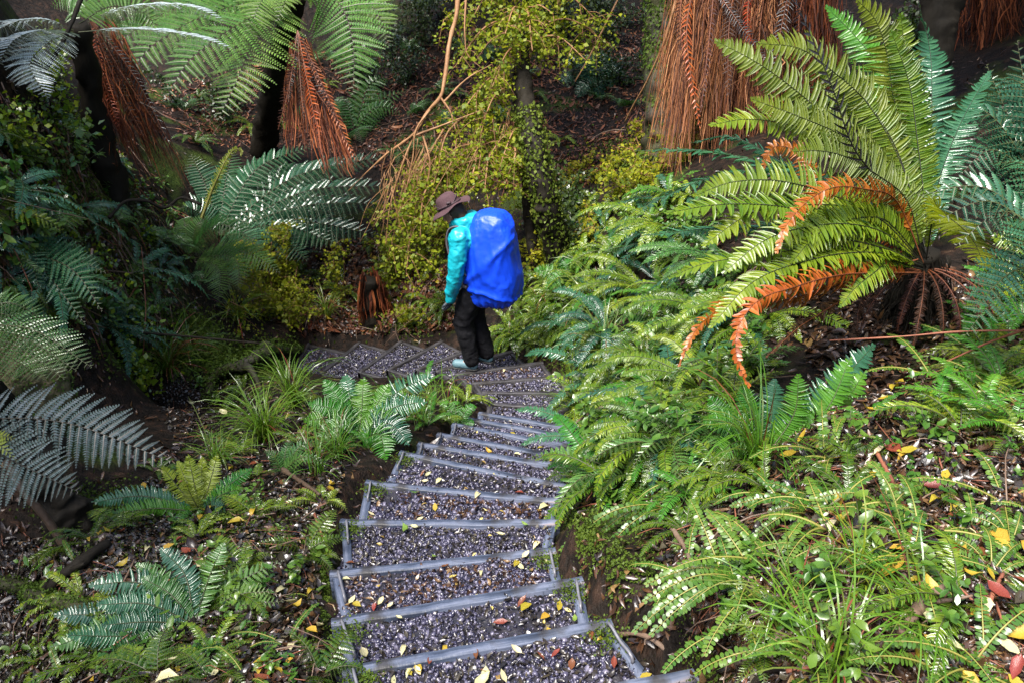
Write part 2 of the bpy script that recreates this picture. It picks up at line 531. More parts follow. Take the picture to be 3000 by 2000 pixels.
def hnormal(x, y, e=.06):
    dx = (hz(x + e, y) - hz(x - e, y)) / (2 * e)
    dy = (hz(x, y + e) - hz(x, y - e)) / (2 * e)
    return nrm(np.stack([-dx, -dy, np.ones_like(dx)], -1))


def G(px, py):
    """where the ray of a pixel meets the terrain"""
    r = ray(px, py)
    one = r.ndim == 1
    r = np.atleast_2d(r)
    t = np.arange(1.2, 18, .02)
    best = np.full(len(r), 17.5)
    for k in range(0, len(r), 400):
        rr = r[k:k + 400]
        p = rr[:, None] * t[None, :, None]
        below = p[..., 2] < hz(p[..., 0], p[..., 1])
        hit = below.any(1)
        best[k:k + 400] = np.where(hit, t[below.argmax(1)], 17.5)
    P = r * best[:, None]
    P[:, 2] = hz(P[:, 0], P[:, 1])
    return P[0] if one else P


# near sheet and the far hillsides in one ground object
farx = np.concatenate([np.linspace(-60, GX0, 16)[:-1], gx[::2], np.linspace(GX1, 60, 16)[1:]])
fary = np.concatenate([np.linspace(-40, GY0, 12)[:-1], gy[::2], np.linspace(GY1, 80, 18)[1:]])
fX, fY = np.meshgrid(farx, fary, indexing='xy')
fxy = np.stack([fX.ravel(), fY.ravel()], -1)
inn = (fxy[:, 0] >= GX0) & (fxy[:, 0] <= GX1) & (fxy[:, 1] >= GY0) & (fxy[:, 1] <= GY1)
fz = np.where(inn, hz(fxy[:, 0], fxy[:, 1]), 0)
ft = tps_eval(np.clip(fxy, [-18, -8], [18, 30]))
fz = np.where(inn, fz, ft + .25 * np.maximum(0, np.abs(fxy[:, 0]) - 18) + .3 * np.maximum(0, fxy[:, 1] - 30))
Fg = gridfaces(len(fary), len(farx))
me = mkmesh('ground', np.concatenate([fxy, fz[:, None]], 1), Fg, None, [M['soil']], True)
tag(obj('ground', me), 'dark damp forest floor falling away beside the stepped path', None, None, 'structure')


# ------------------------------------------------------------------ litter helpers
LEAF1 = (np.array([(0, 0, 0), (.32, .3, .06), (.34, -.3, .06), (.7, .24, .03), (.72, -.24, .03), (1, .02, .1), (1, -.02, .1)], float),
         None)


def leafset(acc, pos, size, normal, m=0, curl=.25, aspect=.5, flat=.35):
    """ovate folded leaves: 2x3 quads each"""
    n = len(pos)
    size = np.broadcast_to(size, (n,))
    a = rng.random(n) * 2 * pi
    nn = nrm(normal + rng.normal(0, flat, (n, 3)))
    t = nrm(np.cross(nn, np.stack([np.cos(a), np.sin(a), 0 * a + .1], -1)))
    s = np.cross(nn, t)
    u = np.array([0, .3, .68, 1.0])
    w = np.array([.06, .46, .40, .03]) * aspect * 2
    cu = rng.normal(0, curl, (n, 1))
    fo = rng.random((n, 1)) * curl
    V = np.zeros((n, 4, 3, 3))
    for k, sg in enumerate((-1, 0, 1)):
        h = cu * (u[None] - .5) ** 2 * 2 + (fo * w[None] if sg else 0)
        V[:, :, k] = pos[:, None] + size[:, None, None] * ((u[None, :, None] - .5) * t[:, None] + sg * w[None, :, None] * .5 * s[:, None] + h[..., None] * nn[:, None])
    base = gridfaces(4, 3)
    Fq = (base[None] + (np.arange(n) * 12)[:, None, None]).reshape(-1, 4)
    acc.add(V, Fq, m)


def diamonds(acc, pos, size, normal, m=0, flat=.5, asp=.35):
    n = len(pos)
    size = np.broadcast_to(size, (n,))
    a = rng.random(n) * 2 * pi
    nn = nrm(normal + rng.normal(0, flat, (n, 3)))
    t = nrm(np.cross(nn, np.stack([np.cos(a), np.sin(a), 0 * a + .1], -1)))
    s = np.cross(nn, t)
    fold = nn * (rng.random((n, 1)) * .3)
    z = size[:, None]
    V = np.stack([pos - t * z * .5, pos + (s * asp + fold) * z, pos + t * z * .5, pos + (-s * asp + fold * .3) * z], 1)
    acc.add(V, (np.arange(4)[None] + (np.arange(n) * 4)[:, None]), m)


_oc = np.array([(1, 0, 0), (0, 1, 0), (-1, 0, 0), (0, -1, 0), (0, 0, 1), (0, 0, -1)], float)
_cube = np.array([(-1, -1, -1), (1, -1, -1), (1, 1, -1), (-1, 1, -1), (-1, -1, 1), (1, -1, 1), (1, 1, 1), (-1, 1, 1)], float)
_cubef = np.array([(0, 3, 2, 1), (4, 5, 6, 7), (0, 1, 5, 4), (1, 2, 6, 5), (2, 3, 7, 6), (3, 0, 4, 7)])


def stones(acc, pos, size, m=0):
    n = len(pos)
    V = _cube[None] * (.5 + rng.random((n, 8, 3)) * .5) * (np.array([1, .75, .5]) * size[:, None])[:, None] * .6
    a = rng.normal(0, 1, (n, 4)); a /= np.linalg.norm(a, axis=1, keepdims=True)
    w, x, y, z = a.T
    Rm = np.stack([1 - 2 * (y * y + z * z), 2 * (x * y - z * w), 2 * (x * z + y * w), 2 * (x * y + z * w), 1 - 2 * (x * x + z * z), 2 * (y * z - x * w), 2 * (x * z - y * w), 2 * (y * z + x * w), 1 - 2 * (x * x + y * y)], -1).reshape(n, 3, 3)
    V = np.einsum('nij,nkj->nki', Rm, V) + pos[:, None]
    acc.add(V, (_cubef[None] + (np.arange(n) * 8)[:, None, None]).reshape(-1, 4), m)


# ------------------------------------------------------------------ the steps, each a timber frame filled with gravel
ORD = ['lowest', 'second', 'third', 'fourth', 'fifth', 'sixth', 'seventh', 'eighth', 'ninth', 'tenth', 'eleventh', 'twelfth', 'thirteenth', 'fourteenth', 'fifteenth', 'sixteenth', 'seventeenth', 'eighteenth', 'nineteenth', 'twentieth', 'twenty-first', 'twenty-second']
BH, BT = .15, .037


def board(name, a, b, ztop, parent, org, side, wm='wood'):
    """board with its top outer edge from a to b"""
    a = np.array([a[0], a[1], ztop]); b = np.array([b[0], b[1], ztop])
    ax = nrm(b - a)
    ay = nrm(np.cross(UP, ax)) * side
    L = np.linalg.norm(b - a)
    c = (a + b) / 2 + ay * BT / 2 - UP * BH / 2
    acc = Acc()
    box(acc, (0, 0, 0), (1, 0, 0), (0, 1, 0), (0, 0, 1), L / 2, BT / 2 * rng.uniform(.94, 1.06), BH / 2, 0, .004, 26, .0025)
    o = obj(name, acc.mesh(name, [M[wm]], False), parent)
    o.location = c - org
    o.rotation_euler = (rng.normal(0, .01), rng.normal(0, .004), math.atan2(ax[1], ax[0]))
    return o


def sample_quad(q, n):
    u, v = rng.random(n), rng.random(n)
    return ((1 - u) * (1 - v))[:, None] * q[0] + (u * (1 - v))[:, None] * q[1] + (u * v)[:, None] * q[2] + ((1 - u) * v)[:, None] * q[3]


STEPQ = {}
for i in range(NS):
    a, c, z = SA[i], SC[i], STEPZ[i]
    if i == 0:
        pa, pc = a + (SA[0] - SA[1]) * 1.0, c + (SC[0] - SC[1]) * 1.0
    else:
        pa, pc = SA[i - 1] + .05 * (SC[i - 1] - SA[i - 1]), SC[i - 1] + .05 * (SA[i - 1] - SC[i - 1])
    org = (a + c) / 2
    st = empty('timber_step', org,
               ('nearest timber edged step, its board end cutting the bottom edge of the photo' if i == 0 else
                'timber edged gravel step, %s full one counting away from the bottom edge' % ORD[i - 1].replace('lowest', 'first') if i < 15 else
                'timber edged gravel step past the hiker, %s in the row heading left' % ORD[i - 15].replace('lowest', 'first')), 'step', 'gravel filled steps of the track')
    wm = 'wood' if i < 12 else 'wooddim'
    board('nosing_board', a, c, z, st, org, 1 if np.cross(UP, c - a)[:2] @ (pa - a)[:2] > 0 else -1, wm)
    inw = nrm(c - a)
    dl = nrm((pa - a) * [1, 1, 0]); dr = nrm((pc - c) * [1, 1, 0])
    zs = z - .006
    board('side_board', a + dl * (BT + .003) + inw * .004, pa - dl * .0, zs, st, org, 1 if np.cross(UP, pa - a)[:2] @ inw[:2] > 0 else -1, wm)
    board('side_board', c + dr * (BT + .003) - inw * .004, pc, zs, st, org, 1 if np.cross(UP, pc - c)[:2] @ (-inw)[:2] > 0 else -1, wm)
    for e, dd, iw, show in ((a, dl, inw, i < 11), (c, dr, -inw, i < 4)):
        if show:
            acc = Acc()
            p0 = e + dd * .03 + iw * .027; p0[2] = z + .010
            p1 = e + dd * rng.uniform(.15, .19) + iw * .027; p1[2] = z + .008
            tube(acc, [p0 - [0, 0, .02], p0 - org * 0, (p0 + p1) / 2, p1, p1 - [0, 0, .02]], .0055, seg=6, n=14)
            obj('metal_pin', acc.mesh('metal_pin', [M['metal']], True, org), st)
    # gravel bed with loose chips
    q = np.array([a + dl * .03 + inw * .03, c + dr * .03 - inw * .03, pc - inw * .02, pa + inw * .02])
    q[:, 2] = z - (.019 if i < 11 else .030)
    q[2:, :2] += (q[2:, :2] - q[:2, :2]) * .08
    STEPQ[i] = q
    acc = Acc()
    gu, gv = np.meshgrid(np.linspace(0, 1, 30), np.linspace(0, 1, 14), indexing='xy')
    bed = ((1 - gu) * (1 - gv))[..., None] * q[0] + (gu * (1 - gv))[..., None] * q[1] + (gu * gv)[..., None] * q[2] + ((1 - gu) * gv)[..., None] * q[3]
    bed[..., 2] += fbm(bed * 7, 3) * .012 - .004
    acc.add(bed, gridfaces(14, 30), 1)
    area = np.linalg.norm(np.cross(q[1] - q[0], q[3] - q[0]))
    dist = 2.4 + i * .33
    sz = .0105 if i < 5 else .013 if i < 12 else .0145
    n = int(min(6500, area / (sz * sz) * 1.25))
    p = sample_quad(q, int(n * 1.25))
    p = p[fbm(p * 3.5 + 5, 3) + rng.normal(0, .25, len(p)) > -.75]; n = len(p)
    p[:, 2] += fbm(p * 7, 3) * .012 + rng.random(n) * .004 - .005
    stones(acc, p, sz * np.minimum(np.exp(rng.normal(0, .45, n)), 2.1), 0)
    p = sample_quad(q, int(n * .17)); p[:, 2] += fbm(p * 7, 3) * .012 + .005
    leafset(acc, p, sz * rng.uniform(1.4, 3.2, len(p)), UP, rng.choice([2, 2, 3], 1)[0], .5, .45, .45)
    p = sample_quad(q, int(area * 26)); p[:, 2] += fbm(p * 7, 3) * .012 + .006
    leafset(acc, p, rng.uniform(.018, .034, len(p)), UP, 4, .4, .45, .4)
    g = obj('gravel_fill', acc.mesh('gravel_fill', [M['gravel'], M['mud'], M['littergrey'], M['litter'], M['leaftan']], False, org), st)
    tag(g, None, None, None, 'stuff')
# ------------------------------------------------------------------ frond templates in (u along the rib, v across, w out of plane); v and w in units of half width
_tc = {}


def prof(u, kind):
    if kind == 'crown':      # long, widest past the middle, short stubs at the foot
        return np.interp(u, [0, .1, .3, .55, .8, .93, 1], [.06, .22, .72, 1, .82, .45, .08])
    if kind == 'tree':
        return np.interp(u, [0, .12, .25, .45, .7, .88, 1], [.25, .62, .92, 1, .72, .36, .05])
    if kind == 'lance':
        return np.interp(u, [0, .1, .35, .6, .85, 1], [.2, .5, .95, 1, .6, .1])
    if kind == 'tri':
        return np.interp(u, [0, .08, .2, .5, .8, 1], [.5, .95, 1, .72, .33, .05])
    return np.interp(u, [0, .1, .5, .9, 1], [.5, .8, 1, .75, .3])


def tpl(kind, var=0):
    key = (kind, var)
    if key in _tc:
        return _tc[key]
    r = np.random.default_rng(100 + var)
    A = Acc()
    if kind in ('crown', 'round', 'lance', 'dead', 'sparse'):
        n, rho, wf, sweep, u0b, pk = dict(crown=(84, .085, 1.06, .25, .07, 'crown'), round=(24, .08, .86, .1, .08, 'round'), lance=(36, .12, .94, .3, .08, 'lance'), dead=(84, .055, 1.15, .25, .12, 'lance'), sparse=(30, .07, .42, .4, .05, 'lance'))[kind]
        for s in (-1, 1):
            i = np.arange(n)
            u0 = u0b + (i + .5 + .5 * (s > 0) * .6) / n * (1 - u0b)
            l = prof(u0, pk) * (1 + r.normal(0, .05 if kind != 'dead' else .2, n))
            keep = r.random(n) > (.04 if kind != 'dead' else .14)
            u0, l = u0[keep], l[keep]
            m = len(u0)
            if kind == 'round':
                t = np.array([.06, .25, .5, .75, .95, 1.0]); sh = np.array([.25, .8, 1.0, .92, .5, .1])
            else:
                t = np.array([0, .22, .55, .84, 1.0]); sh = np.array([.88, 1, .9, .58, .08])
            if kind == 'sparse':
                sh = np.array([.6, .9, .8, .55, .1])
            hw = .5 / n * (1 - u0b) * wf * sh
            sw = sweep + r.normal(0, .10, m) * (1.8 if kind == 'dead' else 1)
            tw = r.normal(.10, .13, m) * (1.8 if kind == 'dead' else 1)      # tilt of each leaflet
            dr = np.abs(r.normal(.22, .14, m)) * (2.2 if kind == 'dead' else 1)
            lift = r.normal(.05, .08, m)
            V = np.zeros((m, len(t), 3, 3))
            for k, e in enumerate((-1, 0, 1)):
                tt = l[:, None] * t[None]
                bend = 1 - (.25 * dr * (l ** 2))[:, None] * t[None] ** 2
                uu = u0[:, None] + sw[:, None] * tt * rho * (1 + .5 * t[None]) + e * hw[None]
                V[:, :, k, 0] = uu
                V[:, :, k, 1] = s * tt * bend
                V[:, :, k, 2] = lift[:, None] * tt - dr[:, None] * tt ** 2 + e * tw[:, None] * hw[None] / rho * 1.2 - (e == 0) * .06 * (kind != 'round') * l[:, None]
            A.add(V, (gridfaces(len(t), 3)[None] + (np.arange(m) * len(t) * 3)[:, None, None]).reshape(-1, 4), 0)
    else:
        n, mm, rho, sweep, pk, wf = dict(tree=(25, 17, .20, .38, 'tree', .92), bi=(15, 9, .27, .4, 'tri', 1.0), far=(18, 9, .2, .38, 'tree', 1.0), comb=(26, 10, .22, .25, 'tree', .5))[kind]
        for s in (-1, 1):
            i = np.arange(n)
            u0 = .1 + (i + .5 + .4 * (s > 0)) / n * .9
            l = prof(u0, pk) * (1 + r.normal(0, .05, n))
            gap = .9 / n / rho                       # pinna spacing in half widths
            sw = sweep * (.5 + .9 * u0) + r.normal(0, .05, n)
            dr = np.abs(r.normal(.30, .12, n))
            ti = r.normal(.1, .18, n)
            ax = nrm(np.stack([sw, s * np.ones(n)], -1))       # pinna axis in plane
            px_ = np.stack([ax[:, 1] * s, -ax[:, 0] * s], -1)  # across it, toward the tip
            j = np.arange(mm)
            tj = (j + .6) / mm
            pl = np.interp(tj, [0, .15, .6, 1], [.8, 1, .75, .12]) * gap * .56
            for e in (-1, 1):
                base = u0[:, None, None] / rho * np.array([1, 0]) + (l[:, None] * tj[None])[..., None] * ax[:, None]
                dirn = nrm(e * px_[:, None] + ax[:, None] * .45)
                q = pl[None] * np.minimum(1, l[:, None] * 1.6) * (1 + r.normal(0, .08, (n, mm)))
                hw = l[:, None] / mm * .5 * wf * np.ones((1, mm))
                V = np.zeros((n, mm, 3, 2, 3))
                for a_, (f, g) in enumerate(((0, 1.0), (.55, .85), (1.0, .12))):
                    for b_, h in enumerate((-1, 1)):
                        p = base + dirn * (q * f)[..., None] + ax[:, None] * (h * hw * g)[..., None]
                        V[:, :, a_, b_, 0] = p[..., 0] * rho
                        V[:, :, a_, b_, 1] = p[..., 1]
                        V[:, :, a_, b_, 2] = -dr[:, None] * (l[:, None] * tj[None]) ** 2 + e * ti[:, None] * q * f - .25 * q * f * f + h * hw * .25
                A.add(V, (gridfaces(3, 2)[None] + (np.arange(n * mm) * 6)[:, None, None]).reshape(-1, 4), 0)
            # pinna ribs
            V = np.zeros((n, 4, 2, 3))
            for a_, t in enumerate((0, .33, .66, .98)):
                for b_, h in enumerate((-1, 1)):
                    p = np.stack([u0 / rho, 0 * u0], -1) + (l * t)[:, None] * ax + px_ * h * .012 * (1 - .7 * t)
                    V[:, a_, b_, 0] = p[:, 0] * rho; V[:, a_, b_, 1] = p[:, 1]; V[:, a_, b_, 2] = -dr * (l * t) ** 2 + .01
            A.add(V, (gridfaces(4, 2)[None] + (np.arange(n) * 8)[:, None, None]).reshape(-1, 4), 1)
    _tc[key] = A.get()
    return _tc[key]


def frond(acc, kind, pts, W, hint=None, var=None, m=(0, 1), roll=0., stem=.004, curl=1.0):
    """bend a template frond along a curve through pts; W half width in metres"""
    V, Fq, Mi = tpl(kind, int(rng.integers(0, 4)) if var is None else var)
    P, L = curve(pts, 48)
    T = nrm(np.gradient(P, axis=0))
    h = nrm(np.array([0, -.45, .9]) if hint is None else np.asarray(hint, float))
    N = nrm(h - (T @ h)[:, None] * T)
    S = np.cross(T, N)
    if roll:
        N, S = N * cos(roll) + S * sin(roll), S * cos(roll) - N * sin(roll)
    s = np.linspace(0, 1, 48)
    u = np.clip(V[:, 0], 0, 1.03)
    f = lambda Q: np.stack([np.interp(u, s, Q[:, k]) for k in range(3)], -1)
    X = f(P) + np.maximum(u - 1, 0)[:, None] * L * T[-1] + f(S) * (V[:, 1] * W)[:, None] + f(N) * (V[:, 2] * W * curl)[:, None]
    acc.add(X, Fq, np.where(Mi == 0, m[0], m[1]))
    r = np.interp(s, [0, .3, 1], [stem, stem * .75, stem * .2])[:, None]
    R3 = np.stack([P + N * r, P - N * r * .6 + S * r, P - N * r * .6 - S * r], 1)
    acc.add(R3, gridfaces(48, 3, True), m[1])
    return L


def pxcurve(pts):
    return [U(*p) for p in pts]


def arc(base, az, L, e0, e1, n=6, side=0.):
    """frond spine: leaves the base at elevation e0 and arches over to e1"""
    p = [np.asarray(base, float)]
    for k in range(n):
        t = (k + .5) / n
        e = e0 + (e1 - e0) * t ** 1.2
        a = az + side * t
        p.append(p[-1] + L / n * np.array([cos(a) * cos(e), sin(a) * cos(e), sin(e)]))
    return p


def fern(name, label, group, base, specs, cat='fern'):
    """specs: list of (kind, world points, half width, leaf material, stem material, extra dict)"""
    base = np.asarray(base, float)
    root = empty(name, base, label, cat, group)
    for kind, pts, W, lm, sm, ex in specs:
        acc = Acc()
        nm = ex.pop('name', 'frond'); lab = ex.pop('label', None)
        frond(acc, kind, pts, W, **ex)
        o = obj(nm, acc.mesh(nm, [M[lm], M[sm]], False, base), root)
        if lab: o['label'] = lab
    # rootstock where the stems meet
    acc = Acc()
    b = base.copy()
    tube(acc, [b - [0, 0, .12], b - [0, 0, .03], b + [0, 0, .025]], [.03, .028, .012], seg=8, noise=.5, nf=30)
    obj('rootstock', acc.mesh('rootstock', [M['bark']], True, base), root)
    return root


def radial(base, n, kind, L, W, lm, sm='rachis', e0=1.1, e1=-.5, az0=None, spread=2 * pi, lj=.2, hint=None, **ex):
    out = []
    a0 = rng.random() * 6.28 if az0 is None else az0
    for k in range(n):
        az = a0 + spread * ((k + .5) / n - .5) + rng.normal(0, .18)
        l = L * (1 + rng.normal(0, lj))
        j = rng.normal(0, .15)
        e = dict(ex)
        e['hint'] = hint if hint is not None else (0, 0, 1)
        if e0 > 1.2: e['hint'] = (-cos(az), -sin(az), .6)
        out.append((kind, arc(base, az, l, e0 + j, e1 + rng.normal(0, .2), side=rng.normal(0, .2)), W * (l / L) ** .6, lm, sm, e))
    return out


def onemesh(nm, specs, org):
    """all fronds of a plant too small to show its parts"""
    mats, acc = [], Acc()
    for kind, pts, W, lm, sm, ex in specs:
        for q in (lm, sm):
            if q not in mats: mats.append(q)
        e = dict(ex); e['m'] = (mats.index(lm), mats.index(sm))
        frond(acc, kind, pts, W, **e)
    return acc.mesh(nm, [M[q] for q in mats], False, org)


def blades(acc, base, n, L, w, e0=1.35, e1=-.6, m=0, az0=0., spread=2 * pi, r0=.04, lj=.3):
    """grass blades: arching ribbons"""
    K = 7
    az = az0 + spread * (rng.random(n) - .5)
    l = L * np.clip(1 + rng.normal(0, lj, n), .3, 1.8)
    a0 = e0 + rng.normal(0, .2, n)
    a1 = e1 + rng.normal(0, .45, n)
    P = np.zeros((n, K, 3))
    rr = r0 * np.sqrt(rng.random(n)); ra = rng.random(n) * 6.28
    P[:, 0] = np.asarray(base) + np.stack([rr * np.cos(ra), rr * np.sin(ra), 0 * rr - .01], -1)
    for k in range(1, K):
        t = (k - .5) / (K - 1)
        e = a0 + (a1 - a0) * t ** 1.5
        P[:, k] = P[:, k - 1] + (l / (K - 1))[:, None] * np.stack([np.cos(az) * np.cos(e), np.sin(az) * np.cos(e), np.sin(e)], -1)
    sd = np.stack([-np.sin(az), np.cos(az), rng.normal(0, .3, n)], -1)
    ww = w * np.interp(np.linspace(0, 1, K), [0, .3, .8, 1], [.7, 1, .6, .05])
    V = np.stack([P - sd[:, None] * ww[None, :, None] * .5, P + sd[:, None] * ww[None, :, None] * .5], 2)
    acc.add(V, (gridfaces(K, 2)[None] + (np.arange(n) * K * 2)[:, None, None]).reshape(-1, 4), m)


def tuft(label, px, py, n, L, w=.005, mats=('grass', 'grassolive', 'leafbrown'), mix=(.72, .24, .04), group='grass tufts on the banks', **kw):
    b = G(px, py)
    acc = Acc()
    for k, f in enumerate(mix):
        if int(n * f): blades(acc, b, int(n * f), L, w, m=k, **kw)
    o = obj('sedge_tuft', acc.mesh('sedge_tuft', [M[q] for q in mats], False, b), None, b)
    return tag(o, label, 'grass tuft', group)
# ------------------------------------------------------------------ the large crown fern on the right bank
CB = U(2712, 760, 3.95)
def cf(pts, W=.105, lm='crown', sm='rachisdark', kind='crown', **ex):
    return (kind, pxcurve(pts), W, lm, sm, ex)
H = (-.05, -.8, .5)
crown = [
    cf([(2712, 740, 3.95), (2616, 590, 3.9), (2500, 420, 3.8), (2357, 286, 3.75), (2220, 185, 3.7), (2096, 120, 3.7)], .115, 'crown_back', hint=H),
    cf([(2715, 735, 4.0), (2660, 527, 4.0), (2616, 415, 4.0), (2536, 295, 4.0), (2446, 214, 3.95), (2344, 143, 3.9), (2225, 128, 3.85)], .12, 'crown_back', hint=H),
    cf([(2722, 730, 4.05), (2655, 420, 4.1), (2616, 277, 4.1), (2598, 156, 4.1), (2562, 54, 4.05), (2510, 0, 4.0)], .125, 'crown_back', hint=H),
    cf([(2730, 730, 4.1), (2705, 480, 4.2), (2668, 320, 4.25), (2650, 160, 4.2), (2640, 40, 4.15)], .12, 'crown', hint=H),
    cf([(2708, 745, 3.9), (2560, 480, 3.85), (2402, 393, 3.75), (2290, 361, 3.7), (2178, 350, 3.65), (2080, 368, 3.6)], .095, 'crown', hint=(0, -.5, .8)),
    cf([(2705, 755, 3.85), (2643, 567, 3.75), (2571, 513, 3.7), (2491, 464, 3.65), (2402, 442, 3.6), (2325, 445, 3.55)], .12, 'crown_back', hint=H),
    cf([(2703, 765, 3.8), (2600, 650, 3.65), (2446, 575, 3.5), (2357, 545, 3.45), (2245, 527, 3.4), (2134, 536, 3.4), (2045, 570, 3.4)], .105, 'crown', hint=H),
    cf([(2703, 775, 3.8), (2590, 690, 3.6), (2388, 625, 3.4), (2240, 600, 3.3), (2100, 600, 3.25), (1950, 625, 3.2)], .09, 'crown', hint=(0, -.3, .95)),
    cf([(2700, 775, 3.75), (2580, 690, 3.6), (2482, 635, 3.5), (2380, 640, 3.45), (2250, 665, 3.4), (2060, 672, 3.35), (1890, 690, 3.3)], .085, 'blue', hint=(0, .1, 1)),
    cf([(2700, 780, 3.75), (2580, 725, 3.5), (2440, 700, 3.4), (2312, 735, 3.3), (2178, 753, 3.25), (2045, 778, 3.25), (1960, 815, 3.3)], .085, 'crown', hint=(0, -.2, 1)),
    cf([(2703, 790, 3.75), (2560, 760, 3.5), (2400, 790, 3.35), (2268, 835, 3.3), (2134, 873, 3.3), (2040, 905, 3.35)], .085, 'slope', hint=(0, -.2, 1)),
    cf([(2705, 750, 4.1), (2560, 590, 4.4), (2400, 520, 4.7), (2250, 480, 4.9), (2050, 440, 5.1), (1860, 442, 5.2)], .10, 'blue', hint=(0, .2, 1)),
    cf([(2705, 750, 4.1), (2500, 560, 4.4), (2300, 480, 4.6), (2130, 400, 4.7), (2020, 420, 4.8)], .12, 'blue', hint=(0, .2, 1)),
    cf([(2708, 755, 4.0), (2450, 560, 4.3), (2200, 500, 4.5), (2080, 520, 4.5), (1920, 590, 4.5)], .12, 'blue', hint=(0, .3, 1)),
    cf([(2714, 760, 3.9), (2740, 620, 3.7), (2781, 638, 3.45), (2848, 700, 3.25), (2890, 790, 3.1)], .10, 'crown_back', hint=H),
    cf([(2714, 770, 3.95), (2580, 640, 3.6), (2470, 650, 3.4), (2380, 700, 3.25), (2320, 770, 3.2)], .10, 'crown', hint=H),
    cf([(2716, 740, 4.1), (2640, 380, 4.5), (2580, 200, 4.7), (2500, 100, 4.8), (2420, 20, 4.8)], .13, 'bright', hint=H),
    cf([(2720, 740, 4.1), (2720, 480, 4.5), (2730, 300, 4.6), (2720, 120, 4.7), (2690, 10, 4.7)], .13, 'blue', hint=(0, .3, .9)),
    cf([(2720, 745, 4.1), (2760, 500, 4.4), (2830, 330, 4.5), (2900, 210, 4.5)], .11, 'blue', hint=(0, .2, .9)),
    cf([(2700, 770, 3.8), (2620, 760, 3.6), (2560, 800, 3.4), (2500, 850, 3.35), (2460, 900, 3.35)], .07, 'slope', hint=H),
    cf([(2705, 770, 3.8), (2640, 610, 3.7), (2540, 555, 3.4), (2430, 553, 3.25), (2340, 615, 3.15), (2290, 690, 3.1), (2275, 740, 3.1)], .054, 'dead', 'rachisbrown', 'dead', hint=(-.3, -.8, .4), label='dead orange frond arching over to the left'),
    cf([(2700, 800, 3.75), (2600, 800, 3.5), (2450, 808, 3.25), (2330, 840, 3.1), (2205, 895, 3.0), (2155, 990, 2.95), (2165, 1070, 2.95), (2195, 1130, 2.95)], .054, 'dead', 'rachisbrown', 'dead', hint=(-.5, -.8, .3), label='long dead orange frond hanging low'),
    cf([(2700, 790, 3.8), (2600, 800, 3.7), (2540, 840, 3.6), (2515, 910, 3.6), (2510, 970, 3.6)], .04, 'deadbrown', 'rachisbrown', 'dead', hint=H, label='withered brown frond hanging straight down'),
    cf([(2700, 790, 3.8), (2520, 850, 3.5), (2384, 931, 3.35), (2310, 985, 3.1), (2245, 1045, 3.05)], .035, 'deadbrown', 'rachisbrown', 'dead', hint=H),
    cf([(2700, 760, 3.9), (2560, 680, 3.7), (2460, 690, 3.6), (2350, 700, 3.5), (2270, 690, 3.5)], .05, 'dead', 'rachisbrown', 'dead', hint=H),
    cf([(2690, 740, 3.9), (2400, 560, 4.1), (2330, 440, 4.2), (2270, 430, 4.2), (2230, 500, 4.2)], .07, 'dead', 'rachisbrown', 'dead', hint=H),
    cf([(2703, 770, 3.8), (2540, 620, 3.55), (2360, 600, 3.4), (2200, 625, 3.3), (2060, 720, 3.25)], .09, 'crown', hint=(0, -.4, .9)),
    cf([(2703, 770, 3.8), (2560, 670, 3.5), (2400, 660, 3.3), (2230, 710, 3.2), (2120, 800, 3.2)], .09, 'crown', hint=(0, -.4, .9)),
    cf([(2708, 750, 3.9), (2590, 520, 3.8), (2470, 400, 3.7), (2350, 345, 3.65), (2200, 290, 3.6)], .10, 'crown_back', hint=H),
    cf([(2715, 745, 3.95), (2640, 480, 4.0), (2560, 330, 4.0), (2470, 230, 4.0), (2380, 200, 4.0)], .11, 'crown', hint=H),
    cf([(2703, 780, 3.75), (2560, 740, 3.45), (2380, 760, 3.25), (2200, 830, 3.15), (2080, 960, 3.1)], .08, 'crown', hint=(0, -.2, 1)),
    cf([(2722, 730, 4.05), (2690, 430, 4.05), (2660, 230, 4.05), (2610, 90, 4.0)], .11, 'crown', hint=H),
    cf([(2690, 760, 3.7), (2300, 880, 3.5), (2100, 910, 3.2), (2030, 980, 3.1), (1990, 1070, 3.1)], .04, 'dead', 'rachisbrown', 'dead', hint=H),
    cf([(2712, 745, 3.9), (2600, 560, 3.75), (2500, 430, 3.62), (2440, 260, 3.5), (2395, 150, 3.45), (2330, 0, 3.4)], .045, 'deadblack', 'rachisdark', 'sparse', hint=H, stem=.006, label='black withered frond standing upright'),
]
cr = fern('crown_fern', 'large yellow green fern fanning out above the right bank, with orange dead fronds', None, CB, crown)
acc = Acc()
tube(acc, [CB + [.01, 0, .03], CB + [.03, .05, -.18], CB + [.08, .1, -.42], CB + [.1, .12, -.75]], [.05, .085, .10, .12], seg=14, n=30, noise=.6, nf=16)
for k in range(60):
    a = rng.random() * 6.28; z = rng.random() * .55
    p = CB + [.03 + cos(a) * .09, .06 + sin(a) * .09, -z * .8]
    tube(acc, [p, p + [cos(a) * .03, sin(a) * .03, -.06], p + [cos(a) * .02 + rng.normal(0, .02), sin(a) * .02 - .01, -.2 - rng.random() * .2]], .004, .001, seg=4, n=8)
obj('trunk', acc.mesh('trunk', [M['bark']], True, CB), cr)
for k in range(9):
    az = pi + .3 + k * .33 + rng.normal(0, .1)
    acc = Acc()
    frond(acc, 'dead', arc(CB + [0, 0, -.04], az, rng.uniform(.4, .6), .1, -1.7 + rng.normal(0, .15)), .024, m=(0, 1), hint=(cos(az), sin(az), .5))
    obj('frond', acc.mesh('frond', [M['deadbrown'], M['rachisbrown']], False, CB), cr)

FWD = np.array([0, CP, -SP])

